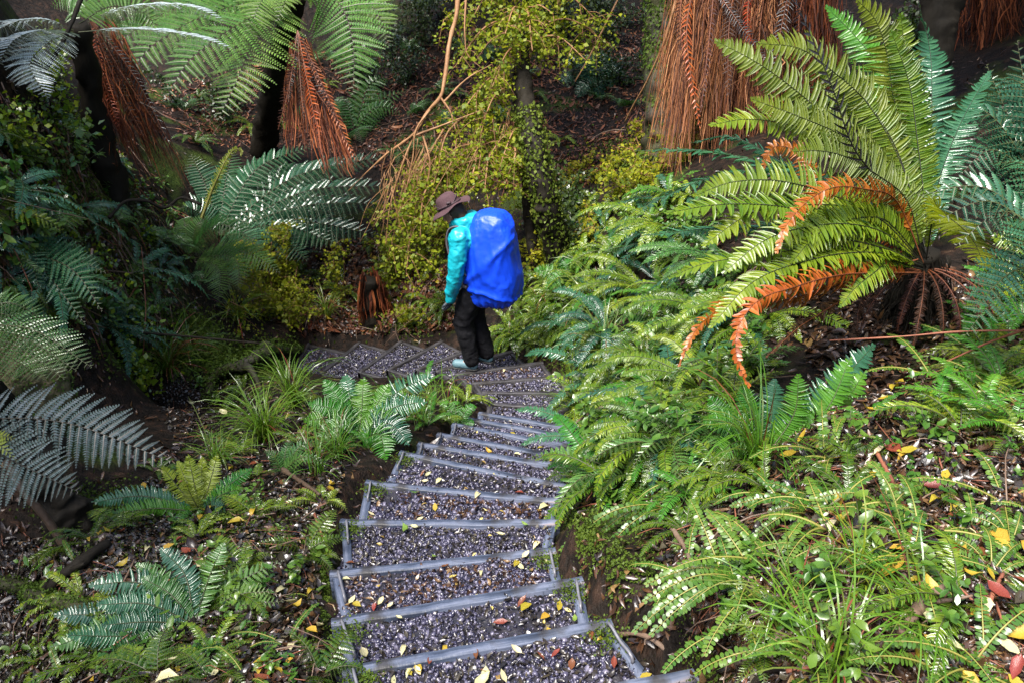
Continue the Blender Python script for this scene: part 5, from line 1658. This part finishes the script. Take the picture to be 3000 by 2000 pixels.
scatter(RSLOPE, 125, ['lance', 'lance', 'bid', 'bi', 'lanceb', 'wet', 'bid', 'lance'], 'small fern in the dense green mass hanging over the right bank towards the steps', 'fern', 'small ferns on the right bank', .8, 1.35)
scatter(HIKERR, 34, ['lance', 'bi', 'lance'], 'small fern on the slope right of the hiker below the straw skirt', 'fern', 'small ferns right of the hiker', .7, 1.2)
scatter(RLOW, 15, ['lance', 'lanceb', 'bi'], 'small feathery fern among fallen leaves on the lower right slope', 'fern', 'small feathery ferns at lower right', .45, .9)
scatter(RLOW, 38, ['rnd'], 'creeping fern with small round leaflets among the leaf litter at lower right', 'fern', 'creeping ferns at lower right', .7, 1.4)
scatter(LBANK, 46, ['bid', 'bid', 'bi', 'wet'], 'small dark fern on the shaded left bank', 'fern', 'small ferns on the left bank', .6, 1.3)
scatter(LGROUND, 44, ['bi', 'lance', 'rnd'], 'small fern in the litter left of the steps', 'fern', 'small ferns left of the steps', .4, .8)
scatter(FARLOW, 22, ['bi', 'lance'], 'small fern among the yellow shrubs beyond the lower path', 'fern', 'small ferns beyond the lower path', .6, 1.1)
scatter(TOPBACK, 34, ['bid', 'bid', 'lance'], 'small dark fern on the shaded far slope', 'fern', 'small ferns on the far slope', .8, 1.4)
scatter([(2780, 980), (3000, 900), (3000, 1320), (2800, 1300)], 14, ['lanceb', 'bi'], 'small bright fern on the bank right of the big crown fern', 'fern', 'small ferns right of the crown fern', .6, 1.1)

scatter([(1100, 1140), (1330, 1120), (1400, 1180), (1330, 1220), (1200, 1290), (1080, 1330)], 16, ['lance', 'bi', 'lanceb'], 'small fern filling the earth slope inside the bend', 'fern', 'small ferns inside the bend', .5, .9, avoid=.02)
scatter([(1480, 900), (1560, 800), (1660, 820), (1690, 960), (1640, 1030), (1560, 1030), (1480, 1000)], 34, ['lance', 'bi'], 'small fern right behind the hiker above the steps', 'fern', 'small ferns behind the hiker', .6, 1.1, avoid=.02)
for lab, x, y, L, lm, n in [('wet green fern on the bank with fronds streaming left, highest of the bank ferns', 2130, 800, .75, 'tree', 11), ('yellow green fern with long fronds streaming left below the low orange frond', 2090, 960, .7, 'slope', 12),
                            ('long fronded fern high on the bank under the straw skirt', 1960, 690, .8, 'slope', 11), ('wet dark green fern on the bank level with the hiker\'s feet', 1930, 1060, .62, 'slope', 10), ('yellow green fern drooping over the right ends of the boards', 1850, 1180, .5, 'slope', 11),
                            ('light green fern on the bank halfway between the hiker and the crown fern', 1900, 880, .75, 'crown', 11), ('drooping fern on the bank just above the cut edge', 1950, 1290, .5, 'slope', 10), ('dense fern between the bright upright fern and the board ends', 2060, 1150, .55, 'crown', 11),
                            ('wet fern at the left foot of the bank near the bend', 1780, 980, .6, 'blue', 9), ('fern on the crest of the bank beneath the outer crown fronds', 2250, 930, .6, 'slope', 10)]:
    b = G(x, y)
    fern('bank_fern', lab, 'long fronded ferns streaming down the right bank', b, radial(b, n + 2, 'crown', L * .8, .038, lm, 'rachisdark', .75, -.75, az0=pi + .35, spread=3.2, hint=(-.2, -.35, .9)))

# creeping ferns with clear long fronds along the edge of the cut bank
CG = 'long fronds trailing over the cut bank'
for lab, x, y, tips in [
        ('trailing fern whose thin fronds reach furthest over the steps', 1950, 1490, [(1640, 1612, -.02), (1760, 1560, 0), (1722, 1690, -.05), (1830, 1530, .05), (1880, 1640, -.08), (1960, 1390, .1), (2050, 1400, .05)]),
        ('trailing fern hanging over the dark earth bank in parallel fronds', 2190, 1715, [(1890, 1712, 0), (1885, 1762, -.04), (1855, 1852, -.08), (1905, 1860, -.1), (1985, 1800, -.1), (2140, 1850, -.15), (1935, 1690, .05)]),
        ('pair of upright pale fronds above the dark earth bank', 2150, 1640, [(2070, 1500, .05), (2130, 1512, .06), (2200, 1590, 0)]),
        ('round leafleted fern arching to the left in the middle of the right slope', 2370, 1510, [(2240, 1412, .1), (2140, 1482, .05), (2400, 1430, .08), (2250, 1500, 0), (2200, 1580, -.06)]),
        ('fern frond rising beside the large rusty leaf', 2640, 1560, [(2585, 1445, .08), (2650, 1480, .06), (2540, 1350, .1)]),
        ('broad clump of round leafleted fronds near the right edge', 2900, 1690, [(2690, 1630, .04), (2780, 1570, .06), (2880, 1540, .1), (2990, 1590, .05), (2800, 1720, -.05), (2700, 1680, 0)]),
        ('fern with a yellow tip under the right edge', 2960, 1600, [(2815, 1510, .06), (2860, 1480, .08), (2990, 1500, .05)]),
        ('round leafleted frond hanging at the right edge low down', 3010, 1760, [(2890, 1880, -.08), (2920, 1800, -.04), (2960, 1860, -.08)]),
        ('fern with two flat bright fronds below the long red stick', 2900, 1180, [(2790, 1160, 0), (2760, 1180, -.03), (2990, 1120, .05), (2860, 1260, -.08)]),
        ('low fern on the shady soil right of the broad fern', 2600, 1500, [(2390, 1460, 0), (2560, 1350, .1), (2700, 1420, .05), (2480, 1540, -.05)])]:
    tipfern('creeping_fern', lab, x, y, 3, tips, 'round', .021, 'round', 'rachisgold', CG, arch=.22, hint=(0, -.6, .8))

# sedges
tuft('bright green sedge tuft arching over the lower right slope', 2297, 1845, 42, .26, .0045, az0=2.6, spread=5)
tuft('drooping sedge tuft below the pale stick near the bottom right', 2700, 1830, 60, .28, .0045, az0=2.9, spread=3.4, e0=.9)
tuft('yellowing sedge tuft in the middle of the lower right slope', 2510, 1700, 45, .24, .005, mats=('yellowfern', 'grass', 'leafbrown'), mix=(.5, .4, .1))
tuft('sedge tuft under the bright upright fern', 2210, 1370, 80, .42, .006, az0=3.4, spread=4)
tuft('sedge tuft at the lower edge of the right slope', 2420, 1990, 50, .3, .006)
tuft('large bright sedge tuft left of the inner bend', 780, 1290, 190, .42, .006, mix=(.8, .15, .05))
tuft('tall sedge tuft above the moss beside the inner bend', 860, 1190, 110, .5, .007)
tuft('sedge tuft spilling over dead brown blades under the mossy log', 500, 1110, 150, .48, .007, mix=(.4, .35, .25))
tuft('olive sedge tuft on top of the mossy mound', 560, 1060, 90, .45, .006, mix=(.3, .65, .05))
tuft('sedge tuft beside the grey green fern', 640, 1360, 90, .26, .005, mix=(.5, .5, 0))
tuft('grass fringe between the bend and the sedge', 990, 1340, 80, .3, .005, mix=(.3, .6, .1))
tuft('thin grass tuft beside the left board ends', 930, 1390, 40, .3, .005)
tuft('grass tuft at the far edge of the lower path', 700, 950, 80, .5, .008, mix=(.5, .4, .1))
tuft('yellow grass tuft left of the stump', 960, 930, 80, .4, .008, mix=(.5, .45, .05))
tuft('grass tuft right of the hiker', 1770, 1050, 110, .5, .007, mix=(.3, .6, .1))
tuft('grass tuft over the right board ends at the bend', 1740, 930, 110, .5, .008, mix=(.2, .7, .1))
tuft('pale grass hanging over the steps from the right bank', 1700, 1230, 90, .34, .006, mix=(.6, .4, 0), az0=3.1, spread=3)
tuft('grass tuft right under the bushy slope ferns', 1880, 1140, 90, .4, .006, mix=(.5, .5, 0))

tuft('short grass on the earth slope inside the bend', 1180, 1220, 110, .24, .005, mix=(.5, .45, .05), r0=.2)
tuft('short grass right at the inside board ends of the bend', 1290, 1180, 90, .24, .005, mix=(.5, .45, .05), r0=.2)
tuft('short grass in the corner behind the hiker\'s legs', 1530, 970, 90, .26, .006, mix=(.4, .5, .1), r0=.22)
tuft('grass behind the hiker above the steps', 1620, 930, 110, .32, .006, mix=(.5, .45, .05), r0=.25)

# seedlings: small upright herbs with a few leaves
def herb():
    acc = Acc()
    for k in range(int(rng.integers(2, 5))):
        a = rng.random() * 6.28; l = rng.uniform(.05, .13)
        e = np.array([cos(a) * l * .4, sin(a) * l * .4, l])
        tube(acc, [O0, e * .5 + [0, 0, .01], e], .0016, .001, seg=4, n=6, m=1)
        n = int(rng.integers(5, 11))
        t = rng.uniform(.35, 1, (n, 1))
        leafset(acc, e * t + rng.normal(0, .012, (n, 3)), rng.uniform(.018, .042, n), UP, 0, .2, .52, .35)
    return acc.mesh('seedling', [M['round'], M['rachis']], False)


PF['herb'] = [herb() for _ in range(7)]
scatter(RLOW, 34, ['herb'], 'tiny leafy seedling in the litter of the right slope', 'seedling', 'seedlings on the right slope', .7, 1.5)
scatter(LGROUND, 45, ['herb'], 'tiny leafy seedling in the litter left of the steps', 'seedling', 'seedlings left of the steps', .6, 1.3)
scatter(RSLOPE, 110, ['herb'], 'leafy seedling between the ferns of the right bank', 'seedling', 'seedlings on the right bank', 1.2, 2.2)
scatter(LBANK, 60, ['herb'], 'leafy seedling on the shaded left bank', 'seedling', 'seedlings on the left bank', 1.2, 2.4)

# ------------------------------------------------------------------ ground cover nobody could count
def lay(poly, n, lift=.01):
    px, py = inpoly(poly, n)
    P = G(px, py)
    s = onsteps(P)
    P = P[s < .0]
    return P + np.array([0, 0, lift]) * rng.random((len(P), 1)), hnormal(P[:, 0], P[:, 1])


ALL = [(-60, 150), (3060, 0), (3060, 2060), (-60, 2060)]
acc = Acc()
for poly, n, sz, mi in [(RLOW, 9000, .032, 0), (LGROUND, 13000, .025, 1), (ALL, 7000, .05, 0), (TOPBACK, 9000, .065, 2), (FARLOW, 2500, .06, 2), (LBANK, 2500, .045, 0), (RSLOPE, 1500, .045, 0), (FARLOW, 2500, .055, 0), (RLOW, 2500, .04, 1), (LGROUND, 2500, .03, 0),
                        ([(2300, 850), (3000, 780), (3000, 1150), (2400, 1150)], 1500, .04, 0)]:
    P, N = lay(poly, n, .02)
    leafset(acc, P, sz * np.exp(rng.normal(0, .35, len(P))), N, mi, .5, rng.choice([.3, .45, .55]), .4)
tag(obj('leaf_litter', acc.mesh('leaf_litter', [M['litter'], M['littergrey'], M['litterred']], False)), 'wet brown leaf litter covering the forest floor', None, None, 'stuff')

acc = Acc()
for poly, n, L in [(RLOW, 420, .14), (LGROUND, 420, .14), (LBANK, 350, .3), (TOPBACK, 260, .4), (FARLOW, 160, .3), (RSLOPE, 90, .25)]:
    P, N = lay(poly, n, .025)
    for p, nn in zip(P, N):
        a = rng.random() * 6.28; l = L * np.exp(rng.normal(0, .5))
        d = nrm(np.cross(nn, [cos(a), sin(a), .1])) * l * .5
        r = .0022 * np.exp(rng.normal(0, .4)) * (1 + (L > .2))
        tube(acc, [p - d, p + rng.normal(0, .08, 3) * l, p + d], r, r * .6, seg=4, n=5, m=int(rng.random() < .4))
tag(obj('twig_litter', acc.mesh('twig_litter', [M['twig'], M['twigred']], False)), 'fine fallen twigs strewn over the forest floor', None, None, 'stuff')

acc = Acc()
mosspatch = [((640, 1060), 150, 60, 4200), ((560, 960), 90, 50, 1500), ((800, 1050), 120, 50, 2200), ((700, 1880), 130, 90, 3600), ((1830, 1640), 120, 120, 2600), ((180, 560), 160, 120, 2600), ((90, 700), 120, 130, 2000), ((1860, 470), 120, 60, 1800),
             ((1180, 940), 100, 40, 1400), ((2250, 1850), 200, 80, 2200), ((760, 1600), 120, 80, 1500), ((1960, 620), 120, 80, 1600), ((1640, 1000), 60, 80, 1500), ((2120, 1960), 120, 60, 1500), ((130, 1930), 150, 60, 1200), ((950, 1750), 18, 180, 900), ((2000, 1350), 160, 90, 1800), ((380, 1000), 120, 90, 1500),
             ((420, 1750), 220, 150, 4200), ((650, 1650), 160, 120, 3000), ((350, 1480), 200, 60, 2400), ((1000, 1250), 120, 60, 1600), ((700, 1500), 150, 70, 2200), ((250, 1680), 120, 80, 1500), ((2500, 1650), 200, 150, 1800), ((1650, 1480), 40, 80, 1400), ((1720, 1560), 40, 60, 1400), ((880, 1900), 60, 80, 1500), ((420, 800), 120, 160, 1700), ((300, 640), 110, 110, 1500)]
for (x, y), sx_, sy_, n in mosspatch:
    P = G(rng.normal(x, sx_ * .55, n), rng.normal(y, sy_ * .55, n))
    P = P[onsteps(P) < -.01]
    d = (P @ FWD)
    bumpy = np.clip(fbm(P * 9, 2) * .5 + .4, 0, 1)
    diamonds(acc, P + UP * (bumpy * .035 * rng.random(len(P)) * (d / 3))[:, None], .0062 * d * rng.uniform(.5, 1.4, len(P)) / 1.6, hnormal(P[:, 0], P[:, 1]), 0, 1.0, .3)
for i, e in ((1, 0), (2, 0), (2, 1), (4, 0), (5, 0), (1, 1), (3, 1), (6, 0)):
    a, c, pa = (SA[i], SC[i], SA[i - 1]) if e == 0 else (SC[i], SA[i], SC[i - 1])
    P = a + nrm(c - a) * .05 + nrm((pa - a) * [1, 1, 0]) * .06 + rng.normal(0, 1, (420, 3)) * [.032, .032, .004] + [0, 0, -.004]
    diamonds(acc, P, .010 * rng.uniform(.5, 1.4, len(P)), UP + 0 * P, 0, .9, .3)
tag(obj('moss', acc.mesh('moss', [M['moss']], False)), 'olive moss cushions on banks and soil', None, None, 'stuff')

# ------------------------------------------------------------------ fallen leaves one can pick out
def leafmesh(m, asp):
    acc = Acc()
    leafset(acc, np.zeros((1, 3)), np.array([1.0]), UP + np.zeros((1, 3)), 0, .45, asp, .12)
    t = acc.V[0].reshape(4, 3, 3)
    tube(acc, [t[0, 1], t[0, 1] * 1.2, t[0, 1] * 1.5 + [0, 0, .03]], .012, .008, seg=4, n=5)
    return acc.mesh('fallen_leaf', [M[m]], False)


LM = {m: [leafmesh(m, a) for a in (.42, .55, .62, .48)] for m in ('leafyellow', 'leafpale', 'leafbrown', 'leafgreen')}


def drop(P, N, m, size, label, group, lift=.012):
    for p, nn in zip(P, N):
        o = bpy.data.objects.new('fallen_leaf', LM[m][rng.integers(4)])
        from mathutils import Vector
        o.rotation_mode = 'QUATERNION'
        q = Vector((0, 0, 1)).rotation_difference(Vector(nrm(nn + rng.normal(0, .16, 3))))
        from mathutils import Quaternion
        o.rotation_quaternion = q @ Quaternion((0, 0, 1), rng.random() * 6.28)
        o.location = p + UP * lift
        o.scale = (size * np.exp(rng.normal(0, .2)),) * 3
        link(o)
        tag(o, label, 'leaf', group)


for m, n, nm in (('leafyellow', 38, 'yellow'), ('leafpale', 52, 'pale'), ('leafbrown', 30, 'red brown'), ('leafgreen', 16, 'green')):
    i = np.minimum(rng.exponential(3.2, n).astype(int) + 1, 19)
    P = np.concatenate([sample_quad(STEPQ[k], 1) for k in i]); P[:, 2] += fbm(P * 7, 3) * .012 + .004
    drop(P, UP + 0 * P, m, .041, 'single %s fallen leaf lying on the wet gravel of the steps' % nm, '%s leaves on the steps' % nm)
for m, n, nm in (('leafyellow', 62, 'yellow'), ('leafpale', 30, 'pale tan'), ('leafbrown', 34, 'red brown')):
    P, N = lay(RLOW, n)
    drop(P[P[:, 0] > .9], N[P[:, 0] > .9], m, .055, 'single %s fallen leaf on the lower right slope' % nm, '%s leaves on the right slope' % nm, .03)
for m, n, nm in (('leafyellow', 34, 'yellow'), ('leafpale', 22, 'pale tan'), ('leafbrown', 16, 'red brown')):
    P, N = lay(LGROUND, n)
    drop(P, N, m, .05, 'single %s fallen leaf in the litter left of the steps' % nm, '%s leaves left of the steps' % nm, .025)
for m, n, nm in (('leafyellow', 26, 'yellow'), ('leafbrown', 18, 'orange brown')):
    P, N = lay(FARLOW, n)
    drop(P, N, 'leafyellow' if m == 'leafyellow' else 'dead' if False else m, .09, 'single %s fallen leaf beyond the lower path' % nm, '%s leaves beyond the lower path' % nm, .03)

# ------------------------------------------------------------------ sticks, log and rock
def stick(label, pts, r0, r1, mat='twig', lift=.02, ground=True):
    if ground:
        P = np.array([G(x, y) + UP * (lift + r0) for x, y in pts])
    else:
        P = np.array(pxcurve(pts))
    acc = Acc(); tube(acc, P, r0, r1, seg=8, n=30, noise=.35, nf=25)
    if r0 > .006:
        k = len(P) // 2
        d = nrm(P[-1] - P[0]); s_ = nrm(np.cross(d, UP))
        tube(acc, [P[k], P[k] + s_ * .04 + d * .03 + UP * .02, P[k] + s_ * .07 + d * .07 + UP * .03], r0 * .5, r0 * .2, seg=6, n=8)
    o = obj('fallen_stick', acc.mesh('fallen_stick', [M[mat]], True, P[0]), None, P[0])
    tag(o, label, 'stick')
    if mat == 'barkmoss': mosscoat(o, P, r0, 1600, .012)


stick('long thin red stick running level under the big crown fern', [(2430, 997, 3.55), (2650, 985, 3.5), (2800, 972, 3.4), (3020, 968, 3.2)], .0035, .004, 'twigred', ground=False)
stick('second reddish stick crossing below the long red one', [(2770, 1060, 3.45), (2880, 1010, 3.35), (3020, 960, 3.15)], .004, .005, 'twigred', ground=False)
stick('stout pale lichen spotted stick at the lower right', [(2620, 1890), (2700, 1800), (2760, 1755)], .016, .014)
stick('pale thin stick standing over the lower right litter', [(2600, 1830), (2612, 1760), (2640, 1720)], .009, .007)
stick('grey stick in front of the sedge on the right slope', [(2250, 1960), (2270, 1900), (2290, 1860)], .012, .01)
stick('slender grey stick beside the trailing ferns', [(2020, 1730), (2100, 1720), (2200, 1725)], .006, .004)
stick('dark brown stick under the red sapling stem right of centre', [(2560, 1340), (2640, 1500), (2670, 1650)], .007, .006, 'twigred')
stick('forked twig lying over the right end of the fourth board', [(1560, 1640), (1600, 1560), (1660, 1500)], .008, .005, 'twigred')
stick('thin twig at the dark earth bank', [(1790, 1880), (1900, 1900), (1960, 1930)], .008, .006)
stick('reddish twig near the bottom edge of the right slope', [(2300, 1985), (2500, 1970), (2760, 1940)], .005, .005, 'twigred')
stick('long brown stick on the right slope beside pale leaves', [(1960, 1560), (2000, 1620), (2030, 1700)], .009, .006)
stick('reddish stick beside the round leaf clump', [(2870, 1880), (2900, 1760), (2930, 1700)], .006, .005, 'twigred')
stick('flat brown branch at the left above the second full step', [(830, 1390), (890, 1430), (940, 1470)], .014, .008, 'barkbrown')
stick('thin branch above the fern with yellow fronds', [(660, 1510), (740, 1460), (820, 1400)], .009, .006, 'bark')
stick('dark rotten branch lying across the lower left', [(110, 1800), (220, 1700), (330, 1620)], .03, .02, 'bark')
stick('mossy arched branch entering from the lower left corner', [(-60, 1730), (60, 1760), (130, 1800), (220, 1830), (330, 1850)], .03, .02, 'barkmoss', .06)
stick('twig curving over the litter beside the lacy frond', [(840, 1700), (880, 1680), (900, 1640)], .006, .004)
stick('pale twig above the flat branch left of the steps', [(880, 1270, 5.0), (950, 1340, 4.85), (1050, 1400, 4.6), (1100, 1420, 4.5)], .008, .006, 'barkbrown', ground=False)
stick('dark stick leaning over the mossy mound', [(420, 975, 6.8), (600, 990, 6.9), (760, 1005, 7)], .010, .008, 'bark', ground=False)
stick('broken pale branch on the left bank', [(270, 730, 6), (262, 800, 5.9), (275, 880, 5.8)], .010, .010, ground=False)
stick('looping black liana above the left bank ferns', [(320, 640, 6.6), (370, 590, 6.7), (430, 590, 6.8), (480, 610, 6.9), (530, 580, 7), (590, 600, 7)], .014, .012, 'bark', ground=False)
stick('bare dark branch slanting through the white fronds', [(245, -20, 6.2), (200, 90, 6.1), (150, 180, 6.0), (120, 220, 6.0)], .018, .014, 'bark', ground=False)
stick('thin grey twig hanging in the dark gap between the tree ferns', [(410, 300, 7.2), (450, 320, 7.2), (490, 345, 7.2), (540, 362, 7.2)], .006, .004, ground=False)

P = [G(610, 1175) + UP * .03, G(630, 1130) + UP * .08, G(720, 1100) + UP * .11, G(810, 1050) + UP * .10, G(880, 1040) + UP * .04]
root = empty('fallen_log', P[0], 'gnarled mossy log lying between the grass and the lower path', 'log')
acc = Acc(); tube(acc, P, [.03, .05, .055, .05, .03], seg=16, n=70, noise=.7, nf=12)
tube(acc, [P[2], P[2] + [.15, -.2, .02], P[2] + [.25, -.35, -.2]], .035, .02, seg=8, n=16, noise=.4, nf=12)
obj('wood', acc.mesh('wood', [M['barkmoss']], True, P[0]), root)
mosscoat(root, P, .05, 3600, .018)

b = U(80, 1160, 4.5)
acc = Acc()
th = np.linspace(.02, pi - .02, 90); ph = np.arange(140) * 2 * pi / 140
V = np.stack([np.sin(th)[:, None] * np.cos(ph) * .22, np.sin(th)[:, None] * np.sin(ph) * .22, np.cos(th)[:, None] * .34 + 0 * ph], -1)
V = V * (1 + .22 * fbm(V * 4 + 3, 5) + .05 * fbm(V * 25, 3))[..., None]
acc.add(V, gridfaces(90, 140, True))
o = obj('boulder', acc.mesh('boulder', [M['rock']], True), None, b)
tag(o, 'pale lichen covered boulder half hidden at the left edge', 'boulder')
d = nrm(rng.normal(0, 1, (2500, 3)) + [0, 0, .5]); acc = Acc()
diamonds(acc, d * np.array([.22, .22, .34]) * rng.uniform(.98, 1.12, (2500, 1)), .016 * rng.uniform(.5, 1.4, 2500), d, 0, .7)
q = obj('moss_coat', acc.mesh('moss_coat', [M['moss']], False), o); q['kind'] = 'stuff'
SKYS, SUNE, SUNA, EXPO = .075, 2.2, 26, 2.35
# ------------------------------------------------------------------ camera, sky, sun
cam = bpy.data.cameras.new('camera')
cam.lens = 30; cam.sensor_width = 36; cam.clip_end = 300; cam.clip_start = .05
co = link(bpy.data.objects.new('camera', cam))
co.rotation_euler = (pi / 2 - PITCH, 0, 0)
scene.camera = co
w = bpy.data.worlds.new('World')
scene.world = w
w.use_nodes = True
nt = w.node_tree
sky = nd(nt, 'TexSky', sky_type='NISHITA')
sky.sun_disc = False
SUN_EL, SUN_AZ = radians(64), radians(222)      # azimuth clockwise from +y
sky.sun_elevation = SUN_EL
sky.sun_rotation = SUN_AZ
sky.air_density = 1.0
sky.dust_density = 3.0
nt.links.new(sky.outputs[0], nt.nodes['Background'].inputs[0])
nt.nodes['Background'].inputs[1].default_value = SKYS
sl = bpy.data.lights.new('sun', 'SUN')
sl.energy = SUNE; sl.angle = radians(SUNA); sl.color = (1, .96, .9)
so = link(bpy.data.objects.new('sun', sl))
sd = np.array([sin(SUN_AZ) * cos(SUN_EL), cos(SUN_AZ) * cos(SUN_EL), sin(SUN_EL)])
from mathutils import Vector
so.rotation_euler = Vector(sd).to_track_quat('Z', 'Y').to_euler()
so.location = (0, 0, 8)
scene.view_settings.view_transform = 'Standard'
scene.view_settings.look = 'None'
scene.view_settings.exposure = EXPO
scene.view_settings.gamma = 1
scene.render.engine = 'CYCLES'
scene.cycles.max_bounces = 8
scene.cycles.transparent_max_bounces = 4
